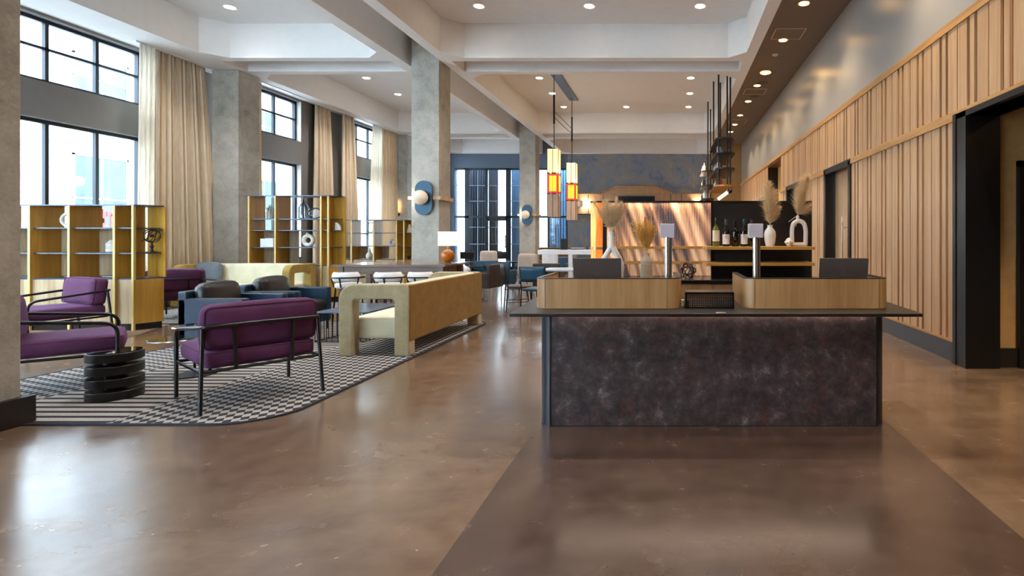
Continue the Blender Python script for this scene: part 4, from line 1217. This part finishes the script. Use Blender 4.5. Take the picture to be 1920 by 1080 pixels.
# navy leather club chairs
def make_club(name, label):
    t = thing(name, label, 'armchair')
    for s in (-1, 1):
        x0, x1 = min(s * .375, s * .275), max(s * .375, s * .275)
        MB().box(x0, x1, -.40, .40, .12, .62).out('arm', M_LEATH, t, bevel=.022, bseg=3)
        MB().tube([(s * .377, .385, .13), (s * .377, .385, .61), (s * .377, -.39, .61)], .005, 5).out('seam', M_LEATHB, t)
        for y in (-.36, .36): MB().tube([(s * .33, y, 0), (s * .33, y, .13)], .014, 8).out('leg', M_BLKMET, t, smooth=True)
    MB().box(-.375, .375, -.40, -.29, .12, .705).out('back', M_LEATH, t, bevel=.022, bseg=3)
    MB().box(-.28, .28, -.30, .38, .12, .32).out('seat_base', M_LEATH, t, bevel=.012)
    MB().cushion(-.272, .272, -.29, .40, .31, .45, .045, .02, 10).out('seat_cushion', M_LEATHB, t, smooth=True)
    m = Matrix.Translation((0, -.28, .44)) @ Matrix.Rotation(math.radians(10), 4, 'X')
    MB().cushion(-.268, .268, 0, .19, 0, .33, .07, .025, 10, m).out('back_cushion', M_LEATHB, t, smooth=True)
    return t
c1 = make_club('leather_armchair', 'navy leather armchair with dark brown back cushion, directly behind the front purple chair')
tag(c1, group='navy leather armchairs'); c1.location = (-5.50, 6.76, .009); c1.rotation_euler.z = -PI / 2
dup(c1, (-5.48, 7.64, .009), -PI / 2, 'navy leather armchair with dark brown back cushion, farther one beside the wire table')

# wire coffee table
t = thing('wire_table', 'low table with a flat blue grey metal top on a cage of thin black rods', 'coffee table', (-4.25, 7.35, .009))
top = rounded([(-.36, -.48), (.34, -.48), (.36, .48), (-.30, .48)], .04, 4)
MB().prism(top, .375, .39).out('top', plain('blue_grey_top', '#566070', .3, .5), t, bevel=.002)
per = [(-.34, -.45), (.32, -.45), (.34, .45), (-.28, .45)]
k = 0
for i in range(4):
    a = Vector(per[i]); c = Vector(per[(i + 1) % 4]); nn = 9 if i % 2 == 0 else 11
    for j in range(nn):
        p = a + (c - a) * j / nn
        MB().tube([(p.x, p.y, .004), (p.x, p.y, .377)], .0045, 6).out('rod', M_BLKMET, t, smooth=True)
MB().tube([(x, y, .005) for x, y in per], .005, 6, True).out('base_ring', M_BLKMET, t, smooth=True)

# ---- bookcases
def bookcase(dx, dy, zt, zs, fins, label, boxed):
    """stands on (dx, dy) = front foot of its right post; zs: shelf heights, last one tops the cupboard"""
    t = thing('bookcase', label, 'bookcase', (dx, dy, 0), 0, 'yellow plywood bookcases')
    left = fins[0] - .14
    foot = [(left, .02), (0, .0), (.16, .30), (-.24, .46), (left, .46)]
    pt = MB().prism(foot, zt - .012, zt + .006).out('top', M_SHELFM, t)
    for z in zs:
        MB().prism([(left + .04, .05), (-.02, .03), (.12, .29), (-.24, .43), (left + .04, .43)], z - .018, z).out('shelf', M_SHELFM, t)
    for f in fins:
        fo = MB().prism_x(rounded([(0, 0), (.45, 0), (.45, zt - .012), (0, zt - .012)], [0, 0, .0, 0], 5), f - .014, f + .014).out('fin', M_PLY, t)
        MB().box(f - .016, f + .016, -.004, .004, 0, zt - .012).out('front_edge', M_PLYEDGE, fo)
        if f != fins[-1]:
            for za, zb in boxed:
                MB().box(f + .014, f + .22, .405, .42, za, zb).out('back_panel', M_PALEW, t)
    MB().box(-.03, .0, -.006, .03, 0, zt - .012).out('post', M_PLYEDGE, t)
    MB().prism([(-.24, .45), (.155, .32), (.16, .335), (-.24, .465)], zs[-1], zt - .012).out('niche_back', M_PLY, t)
    MB().prism([(-.0, .0), (.155, .30), (.14, .31), (-.015, .012)], .1, zs[-1] - .018).out('side_panel', M_PLY, t)
    MB().box(left + .06, -.03, .035, .05, .1, zs[-1] - .018).out('cupboard_front', M_PALEW, t)
    MB().box(left + .06, -.03, .42, .435, .1, zs[-1] - .018).out('cupboard_back', M_PALEW, t)
    MB().prism([(left + .06, .03), (-.005, .015), (.135, .29), (-.24, .43), (left + .06, .43)], 0, .1).out('plinth', M_STONE, t)
    return t
ZSH = [1.51, 1.14, .764]
bookcase(-7.82, 7.78, 1.84, ZSH, [-2.2, -1.53, -.95, -.29], 'nearest yellow plywood bookcase, behind the purple armchairs, armillary ball in its end niche', ((.78, 1.14), (1.14, 1.48)))
bookcase(-7.24, 11.32, 2.26, [1.77, 1.53, 1.165, .78], [-1.70, -1.14, -.17], 'middle and tallest yellow bookcase, behind the far cream sofa', ((.8, 1.53),))
bookcase(-7.42, 14.9, 1.865, ZSH, [-1.98, -1.48, -.86, -.22], 'farthest yellow bookcase, behind the long table and left of the tall column', ((.78, 1.14),))

# things on the bookcases
def ring(mb, R, r, c, sx=1, seg=28, m=None):
    mb.tube([(c[0] + R * sx * math.cos(a), c[1], c[2] + R * math.sin(a)) for a in [2 * PI * k / seg for k in range(seg)]], r, 10, True, m)
t = thing('ring_sculpture', 'white tilted ring sculpture on the top shelf of the nearest bookcase', 'sculpture', (-9.02, 8.02, 1.51))
mb = MB(); ring(mb, .10, .022, (0, 0, .12), 1.25); mb.box(-.05, .05, -.03, .03, 0, .02); mb.out('ring', M_CERAM, t, smooth=True)
t = thing('ribbed_vase', 'small white ribbed vase on the middle shelf of the nearest bookcase', 'vase', (-8.42, 8.05, 1.14))
pr = [(.055, 0)]
for i in range(9): pr += [(.066 + .004 * math.sin(i), .01 + i * .014), (.071, .017 + i * .014)]
pr += [(.055, .15), (.035, .17), (.032, .185), (.026, .185)]
MB().lathe(pr, seg=24).out('body', M_CERAM, t, smooth=True)
t = thing('armillary_ball', 'dark bronze armillary ball on a stand in the end niche of the nearest bookcase', 'ornament', (-7.76, 7.99, 1.14), .3)
M_BRZ = plain('dark_bronze', '#2e2420', .45, .6)
mb = MB()
for i in range(4): mb.tube([(.10 * math.cos(a), .10 * math.sin(a), 0) for a in [2 * PI * k / 28 for k in range(28)]], .006, 6, True, Matrix.Translation((0, 0, .25)) @ Matrix.Rotation(i * .8, 4, 'Z') @ Matrix.Rotation(1.0 + .35 * i, 4, 'X'))
mb.tube([(-.13, 0, .16), (.13, 0, .34)], .005, 6).sphere((0, 0, .25), .025, 12, 8)
mb.out('rings', M_BRZ, t, smooth=True)
MB().lathe([(.07, 0), (.07, .01), (.02, .02), (.012, .06), (.026, .09), (.012, .11), (.01, .15), (.001, .15)], seg=20).out('pedestal', M_BRZ, t, smooth=True)

t = thing('glass_lantern', 'clear glass jug shaped lantern with a thin neck on the middle bookcase, top shelf', 'lantern', (-7.93, 11.55, 1.77))
MB().lathe([(.06, 0), (.10, .02), (.10, .24), (.06, .32), (.022, .36), (.02, .44)], seg=20).out('glass', clearglass('jar_glass', '#dce6ee', 2.5), t, smooth=True, solid=.004)
mb = MB()
for k in range(8):
    a = 2 * PI * k / 8; mb.tube([(.10 * math.cos(a), .10 * math.sin(a), .02), (.10 * math.cos(a), .10 * math.sin(a), .24), (.025 * math.cos(a), .025 * math.sin(a), .36)], .004, 5)
mb.tube([(0, 0, .36), (0, 0, .48)], .008, 6)
mb.out('wire_frame', M_STEEL, t, smooth=True)
t = thing('oval_basket', 'black rimmed oval tray with a white cross pattern on the middle bookcase, top shelf', 'tray', (-7.64, 11.50, 1.77), .2)
mb = MB(); ring(mb, .11, .012, (0, 0, .12), 1.25, m=Matrix.Rotation(-.12, 4, 'Y')); mb.out('rim', M_BLKMET, t, smooth=True)
mb = MB()
for s in (-.05, -.02, .02, .05): mb.tube([(-.10, 0, .12 + s), (.10, 0, .12 + s + .02)], .004, 5); mb.tube([(s, 0, .03), (s + .02, 0, .21)], .004, 5)
mb.out('lattice', M_WHITE, t)
t = thing('crystal_statue', 'rough white crystal sculpture on the middle bookcase, top shelf left', 'sculpture', (-8.62, 11.5, 1.77))
mb = MB()
for i in range(7):
    a = i * 1.3; mb.tube([(.03 * math.cos(a), .03 * math.sin(a), 0), (.045 * math.cos(a), .045 * math.sin(a), .15 + .03 * (i % 4)), (.02 * math.cos(a + .5), .02 * math.sin(a), .24 + .035 * (i % 3))], [.03, .024, .006], 6)
mb.out('crystal', plain('grey_crystal', '#a8a89e', .4), t)
t = thing('donut_vase', 'white flattened ring vase with a hole on the lower shelf of the middle bookcase', 'vase', (-7.78, 11.48, 1.165))
mb = MB()
R = .10
mb.tube([(R * math.cos(a), 0, .145 + R * math.sin(a)) for a in [2 * PI * k / 32 for k in range(32)]], .042, 14, True)
mb.tube([(-.02, 0, .26), (-.025, 0, .31)], [.03, .022], 12)
mb.out('body', M_CERAM, t, smooth=True)
for i, (x, w, h) in enumerate(((-8.74, .10, .18), (-8.60, .16, .19))):
    t = thing('white_box', ('narrow', 'wide')[i] + ' white box on the lower shelf of the middle bookcase', 'box', (x, 11.5, 1.165), .1)
    MB().box(-w / 2, w / 2, -.06, .06, 0, h).out('box', M_WHITE, t, bevel=.003)
t = thing('half_disc', 'white half disc ornament in the right niche of the middle bookcase', 'ornament', (-7.20, 11.58, 1.53))
MB().prism_y([(-.06, 0)] + [(-.06 + .12 * math.cos(a) , .0 + .17 * math.sin(a)) for a in [PI / 2 * k / 10 for k in range(11)]][0:] , -.02, .02).out('disc', M_CERAM, t)
t = thing('drop_vase', 'white teardrop vase on the cupboard top of the farthest bookcase', 'vase', (-8.53, 15.15, .764))
MB().lathe([(.05, 0), (.085, .04), (.095, .09), (.075, .15), (.035, .21), (.02, .26), (.022, .31), (.016, .31)], seg=24).out('body', M_CERAM, t, smooth=True)
t = thing('loop_sculpture', 'thin open loop sculpture on the top shelf of the farthest bookcase', 'sculpture', (-8.5, 15.12, 1.51))
mb = MB(); mb.tube(smooth_path([(-.02, 0, .01), (-.09, 0, .12), (-.04, 0, .26), (.04, 0, .31), (.10, 0, .22), (.09, 0, .06), (.04, 0, .01)], .08, 5), .01, 8); mb.box(-.04, .06, -.03, .03, 0, .012); mb.out('loop', plain('aged_silver', '#8d8b86', .4, .5), t, smooth=True)
t = thing('moon_ornament', 'small pale blue crescent ornament on the middle shelf of the farthest bookcase', 'ornament', (-7.86, 15.12, 1.14))
mb = MB(); mb.tube([(.07 * math.cos(a), 0, .10 + .07 * math.sin(a)) for a in [math.radians(50 + 26 * k) for k in range(11)]], [.01, .02, .03, .036, .04, .042, .04, .036, .03, .02, .01], 10); mb.box(-.03, .03, -.02, .02, 0, .03); mb.out('crescent', plain('pale_blue_ceramic', '#a8bccb', .4), t, smooth=True)
t = thing('cone_vase', 'white cone shaped vase in the end niche of the farthest bookcase, upper shelf', 'vase', (-7.40, 15.15, 1.51))
MB().lathe([(.07, 0), (.072, .03), (.03, .19), (.02, .24), (.015, .24)], seg=20).out('body', M_CERAM, t, smooth=True)
t = thing('potted_plant', 'tiny green plant in the end niche of the farthest bookcase, lowest shelf', 'plant', (-7.40, 15.15, .764))
MB().lathe([(.04, 0), (.055, .09), (.045, .09)], seg=16).out('pot', M_BLACK, t, smooth=True)
mb = MB(); rn = random.Random(5)
for i in range(26):
    a = rn.random() * 6.28; d = Vector((math.cos(a), math.sin(a), 1.2)).normalized()
    strand(mb, (0, 0, .08), d, .10 + .08 * rn.random(), .006, .03)
mb.out('leaves', plain('plant_green', '#4f7a32', .6), t)

# ---- curtains
M_DRAPE = sheer('beige_drape_cloth', '#f8e6ca', .2)
M_SHEER = sheer('sheer_white_cloth', '#fffaf0', .6)
def curtain(X, a0, a1, b0, b1, z0, z1, folds, amp, mat, label, nm='curtain', grp=None):
    def fn(u, v):
        w = u
        yb = b0 + (b1 - b0) * w; yt = a0 + (a1 - a0) * w
        k = v ** 1.5
        y = yb + (yt - yb) * k
        ph = u * folds * 2 * PI
        am = amp * (1 - .45 * v)
        return (X + am * math.sin(ph + .4 * math.sin(3 * v)) + .3 * am * math.sin(ph * .47 + 1), y + .012 * math.sin(ph * 1.7), z0 + (z1 - z0) * v)
    o = MB().grid(fn, folds * 10, 14).out(nm, mat, smooth=True, solid=.004)
    tag(o, label, 'curtain', grp)
curtain(-9.99, 10.30, 11.45, 10.20, 11.72, .01, ZB - .01, 15, .055, M_DRAPE, 'wide beige curtain right of the first windows, its hem spread wider than its top')
curtain(-9.93, 9.98, 10.38, 9.92, 10.34, .01, ZB - .01, 6, .03, M_SHEER, 'narrow white sheer between the first windows and the wide beige curtain', 'sheer_curtain')
curtain(-9.66, 12.34, 12.62, 12.30, 12.62, .01, ZB - .01, 4, .04, M_DRAPE, 'narrow beige curtain peeking out right of the near pilaster')
curtain(-9.68, 14.52, 15.22, 14.42, 15.42, .01, ZB - .01, 8, .06, M_DRAPE, 'beige curtain right of the second windows, left one of the two close together')
curtain(-9.60, 15.62, 16.22, 15.55, 16.48, .01, ZB - .01, 8, .06, M_DRAPE, 'beige curtain left of the third windows, right one of the two close together')
curtain(-9.56, 17.15, 17.75, 16.85, 17.75, .01, ZB - .01, 8, .035, M_SHEER, 'bright white sheer curtain over the right half of the third windows', 'sheer_curtain')
curtain(-9.60, 17.72, 18.72, 17.62, 18.80, .01, ZB - .01, 9, .06, M_DRAPE, 'beige curtain beside the far pilaster, sunlit at its left side')
curtain(-9.60, 3.9, 4.5, 3.9, 4.6, .01, ZB - .01, 6, .05, M_DRAPE, 'beige curtain hidden behind the left column')
for i, (X, y0, y1) in enumerate(((-9.96, 9.9, 11.6), (-9.62, 12.3, 15.5), (-9.6, 15.5, 18.85))):
    o = MB().box(X - .05, X + .05, y0, y1, ZB - .02, ZB).out('curtain_track', M_WHITE)
    tag(o, 'white curtain track on the ceiling, %s' % ('above the first curtain', 'above the second windows', 'above the third windows')[i], 'curtain track')

# window bench / sill heaters outside the glass are left out; sills inside
for i, (X, a, c) in enumerate(((WL1, 4.1, 10.36), (WL2, 12.3, 14.2), (WL2, 16.45, 18.45))):
    struct(MB().box(X - .3, X + .03, a, c, .83, .855).out('trim_%d' % (7 + i), M_WINF))

# ---- long high table, stools, globe lamp
t = thing('communal_table', 'long walnut counter height table behind the sofa, white stools along it', 'table', (-4.6, 9.2, 0))
MB().box(-5.53, -3.67, 8.70, 9.72, .885, .92).out('top', M_WALNUT, t, True, bevel=.004)
MB().box(-5.40, -3.80, 8.80, 9.62, .76, .885).out('apron', M_WALNUT, t, True)
for x in (-5.46, -3.82):
    for y in (8.78, 9.58): MB().box(x, x + .08, y, y + .08, 0, .885).out('leg', M_WALNUT, t, True)
MB().box(-5.42, -3.8, 9.17, 9.23, .12, .17).out('stretcher', M_WALNUT, t, True)

def make_stool(name, label):
    t = thing(name, label, 'stool')
    MB().lathe([(.001, .56), (.17, .56), (.19, .58), (.195, .615), (.18, .64), (.001, .65)], seg=28).out('seat', M_WHITEF, t, smooth=True)
    mb = MB()
    def fn(u, v):
        a = math.radians(200 + 140 * u); th = 2 * PI * v
        return ((.195 + .035 * math.cos(th)) * math.cos(a), (.195 + .035 * math.cos(th)) * math.sin(a), .745 + .075 * math.sin(th))
    mb.grid(fn, 20, 12)
    for a in (200, 340): mb.sphere((.195 * math.cos(math.radians(a)), .195 * math.sin(math.radians(a)), .745), .035, 12, 8, 1.9)
    mb.out('backrest', M_WHITEF, t, smooth=True)
    MB().tube([(.238 * math.cos(a), .238 * math.sin(a), .735) for a in [math.radians(170 + 200 * k / 18) for k in range(19)]], .012, 8).out('back_rail', M_BLKMET, t, smooth=True)
    for a in (205, 270, 335):
        r = math.radians(a); MB().tube([(.239 * math.cos(r), .239 * math.sin(r), .735), (.20 * math.cos(r), .20 * math.sin(r), .58)], .011, 8).out('back_post', M_BLKMET, t, smooth=True)
    for a in (45, 135, 225, 315):
        r = math.radians(a); MB().tube([(.18 * math.cos(r), .18 * math.sin(r), .575), (.225 * math.cos(r), .225 * math.sin(r), 0)], .012, 8).out('leg', M_BLKMET, t, smooth=True)
    for z in (.17, .24):
        R_ = .225 - .045 * z / .575
        MB().tube([(R_ * math.cos(a), R_ * math.sin(a), z) for a in [2 * PI * k / 28 for k in range(28)]], .009, 6, True).out('foot_ring', M_BLKMET, t, smooth=True)
    return t
st = make_stool('counter_stool', 'white padded counter stool at the left end of the near side of the long table')
tag(st, group='white stools at the long table'); st.location = (-5.12, 8.50, 0)
dup(st, (-4.46, 8.50, 0), .12, 'white padded counter stool in the middle of the near side of the long table')
dup(st, (-3.96, 8.56, 0), -.1, 'white padded counter stool at the right end of the near side, above the sofa arm')
dup(st, (-5.20, 9.86, 0), PI - .5, 'white padded counter stool across the long table, seen between the first two')
dup(st, (-4.55, 9.9, 0), PI, 'white padded counter stool across the long table, middle of the far side')
dup(st, (-3.95, 9.9, 0), PI, 'white padded counter stool across the long table, right end of the far side')
t = thing('table_lamp', 'table lamp with glossy amber globe base and white drum shade on the long table', 'table lamp', (-3.87, 9.3, .92))
MB().lathe([(.05, 0), (.055, .012), (.02, .016)], seg=20).out('foot', M_BRASS, t, smooth=True)
MB().sphere((0, 0, .125), .115, 32, 20).out('globe_base', wood('amber_wood', '#c87818', '#a85c10', '#7c4210', scale=3, rough=.12, stretch=.3), t, smooth=True)
MB().tube([(0, 0, .23), (0, 0, .34)], .01).out('stem', M_BRASS, t, smooth=True)
MB().lathe([(.158, .305), (.158, .545)], seg=32).out('shade', emit('lit_shade', '#fff4e0', 1.2, '#f5f0e8'), t, smooth=True, solid=.004)

# ================================================================== DINING AREA
def tub_chair(name, label, leather, W=.6, D=.58, H=.80, legm=M_STEEL):
    t = thing(name, label, 'chair')
    MB().box(-W / 2, W / 2, -D / 2, -D / 2 + .08, .30, H).out('backrest', leather, t, bevel=.025, bseg=3)
    for s in (-1, 1):
        x0, x1 = min(s * W / 2, s * (W / 2 - .06)), max(s * W / 2, s * (W / 2 - .06))
        MB().box(x0, x1, -D / 2 + .02, D / 2, .30, .62).out('arm', leather, t, bevel=.02)
        for y in (-D / 2 + .04, D / 2 - .04): MB().tube([(s * (W / 2 - .03), y, 0), (s * (W / 2 - .03), y, .31)], .011, 8).out('leg', legm, t, smooth=True)
    MB().cushion(-W / 2 + .055, W / 2 - .055, -D / 2 + .07, D / 2 + .01, .31, .46, .03, .01, 8).out('seat', leather, t, smooth=True)
    return t
tb = tub_chair('dining_armchair', 'teal leather dining chair seen square from behind, right of the mustard sofa end', M_TEAL)
tag(tb, group='dining chairs with arms'); tb.location = (-3.93, 12.35, 0)
dup(tb, (-4.55, 12.9, 0), PI - .15, 'teal leather dining chair facing the viewer behind the small round table')
tbb = tub_chair('dining_armchair', 'dark brown leather dining chair seen from its side next to the mustard sofa end', M_BROWNL)
tag(tbb, group='dining chairs with arms'); tbb.location = (-3.98, 11.45, 0); tbb.rotation_euler.z = face(-.985, .17)
dup(tbb, (-2.72, 12.0, 0), 0, 'dark brown dining chair back peeking above the left oak screen, beside the white high table')
dup(tb, (-3.30, 15.6, 0), PI, 'teal dining chair further back left of the beige chair, below the farther column')

def slim_chair(name, label, leather):
    t = thing(name, label, 'chair')
    MB().cushion(-.22, .22, -.2, .22, .43, .475, .02, .006, 8).out('seat', leather, t, smooth=True)
    mb = MB().grid(lambda u, v: (-.22 + .44 * u, -.235 - .05 * (1 - (2 * u - 1) ** 2) - .03 * v, .60 + .26 * v), 14, 4)
    mb.out('backrest', leather, t, smooth=True, solid=.025)
    for s in (-1, 1):
        MB().tube([(s * .23, -.27, .86), (s * .225, -.21, .45), (s * .23, -.24, 0)], .011, 8).out('leg', M_BLKMET, t, smooth=True)
        MB().tube([(s * .2, .18, .44), (s * .23, .23, 0)], .011, 8).out('leg', M_BLKMET, t, smooth=True)
        MB().tube([(s * .228, -.23, .18), (s * .222, .21, .18)], .007, 6).out('stretcher', M_BLKMET, t, smooth=True)
    MB().tube([(-.225, 0, .18), (.225, 0, .18)], .007, 6).out('stretcher', M_BLKMET, t, smooth=True)
    return t
sc = slim_chair('dining_chair', 'brown leather dining chair on thin black legs, turned right, just left of the reception desk', M_BROWNL)
tag(sc, group='slim dining chairs'); sc.location = (-2.84, 10.0, 0); sc.rotation_euler.z = face(.93, .38)
sc2 = slim_chair('dining_chair', 'teal leather dining chair on thin black legs seen from behind, partly hidden by the desk', M_TEAL)
tag(sc2, group='slim dining chairs'); sc2.location = (-2.33, 9.45, 0); sc2.rotation_euler.z = face(.15, 1)
for i, (x, y, a, lab) in enumerate(((-7.55, 19.9, .3, 'black chair in the far dining area, leftmost, right behind the globe lamp'), (-6.75, 20.95, 0, 'black chair in the far dining area, second from the left'), (-6.25, 19.9, .2, 'black chair in the far dining area, third from the left, by the dark drapes'),
                                   (-5.6, 21.0, -.6, 'black chair in the far dining area, left of the pink beige chair'))):
    if i == 0:
        fc = slim_chair('dining_chair', lab, plain('black_leather', '#16181c', .4)); tag(fc, group='black chairs in the far dining area'); fc.location = (x, y, 0); fc.rotation_euler.z = a
    else: dup(fc, (x, y, 0), a, lab)
def high_back(name, label, m):
    t = thing(name, label, 'chair')
    MB().cushion(-.24, .24, -.27, -.17, .42, .98, .05, .01, 8).out('backrest', m, t, smooth=True)
    MB().cushion(-.24, .24, -.24, .26, .38, .5, .04, .01, 8).out('seat', m, t, smooth=True)
    for sx in (-1, 1):
        for sy in (-.2, .2): MB().tube([(sx * .2, sy, .39), (sx * .22, sy * 1.1, 0)], .014, 8).out('leg', M_BLKMET, t, smooth=True)
    return t
hb = high_back('upholstered_chair', 'beige upholstered high back chair left of the white high table', M_BEIGEF)
hb.location = (-3.36, 12.95, 0); hb.rotation_euler.z = -.15
tag(hb, group='upholstered chairs')
hb2 = dup(hb, (-5.35, 15.9, 0), .1, 'pinkish beige rounded chair far back between the drapes and the teal chairs')
hw = high_back('upholstered_chair', 'white upholstered chair tucked under the white high table', M_WHITEF)
hw.location = (-3.28, 14.0, 0); hw.rotation_euler.z = PI - .4; tag(hw, group='upholstered chairs')

def round_table(x, y, r, z, label, mat=M_BLKMET):
    t = thing('round_table', label, 'table', (x, y, 0))
    MB().lathe([(.001, z - .03), (r, z - .03), (r, z), (.001, z)], seg=32).out('top', mat, t, smooth=True)
    MB().tube([(0, 0, .01), (0, 0, z - .03)], .03, 12).out('stem', M_BLKMET, t, smooth=True)
    MB().lathe([(.001, 0), (.24, 0), (.24, .012), (.001, .02)], seg=24).out('foot', M_BLKMET, t, smooth=True)
MT = plain('dark_table_top', '#23272e', .15)
round_table(-4.35, 11.75, .26, .74, 'small round dark table just past the mustard sofa, teal chairs around it', MT)
round_table(-4.2, 14.3, .45, .74, 'larger round dark table in the dining area below the farther column', MT)
round_table(-6.95, 20.3, .3, .74, 'round dark table among the black chairs in the far dining area', MT)
t = thing('dining_table', 'long pale topped table right of the farther column, in front of the beige chair', 'table', (-2.0, 10.9, 0))
MB().box(-.55, .55, -.4, .4, .70, .735).out('top', plain('pale_table_top', '#b9bcc4', .25), t, bevel=.004)
for sx in (-.45, .45):
    for sy in (-.3, .3): MB().tube([(sx, sy, 0), (sx, sy, .7)], .018).out('leg', M_BLKMET, t, smooth=True)

t = thing('high_table', 'white high table with thick slab legs behind the left end of the desk', 'table', (-2.1, 13.2, 0))
MB().box(-3.2, -.95, 12.9, 13.5, .96, 1.07).out('top', M_WHITE, t, True, bevel=.004)
MB().box(-2.46, -2.36, 12.9, 13.5, 0, .96).box(-1.05, -.95, 12.9, 13.5, 0, .96).out('leg', M_WHITE, t, True, bevel=.004)
t = thing('table_sign', 'black leaning wedge shaped sign standing on the white high table', 'sign', (-2.60, 13.2, 1.07))
MB().prism_x([(-.06, 0), (.06, 0), (.03, .27), (.0, .27)], -.09, .07).out('wedge', M_BLACK, t)
for i, (h, c, lab) in enumerate(((.03, '#6a5a58', 'grey brown magazine at the bottom of the stack on the white high table'), (.02, '#a09a9c', 'pale magazine on top of the stack on the white high table'))):
    t = thing('magazine', lab, 'magazine', (-2.28, 13.2, 1.07 + (.03 if i else 0)), .3 * i)
    MB().box(-.16, .16, -.12, .12, 0, h).out('pages', plain('mag_%d' % i, c, .5), t)
t = thing('monitor_arm', 'black bent holder standing at the right end of the white high table', 'holder', (-2.02, 13.2, 1.07))
MB().tube([(0, 0, 0), (-.05, 0, .10), (.22, 0, .10)], .015).box(-.06, .06, -.05, .05, 0, .012).out('holder', M_BLACK, t)
t = thing('banquette', 'mustard banquette seat back along the far glazing, behind the white high table', 'bench', (-4.7, 21.9, 0))
MB().box(-.8, .9, -.1, .1, .35, .98).out('back', M_MUST, t, bevel=.03)
MB().box(-.8, .9, -.65, -.05, .0, .45).out('seat', M_MUST, t, bevel=.03)
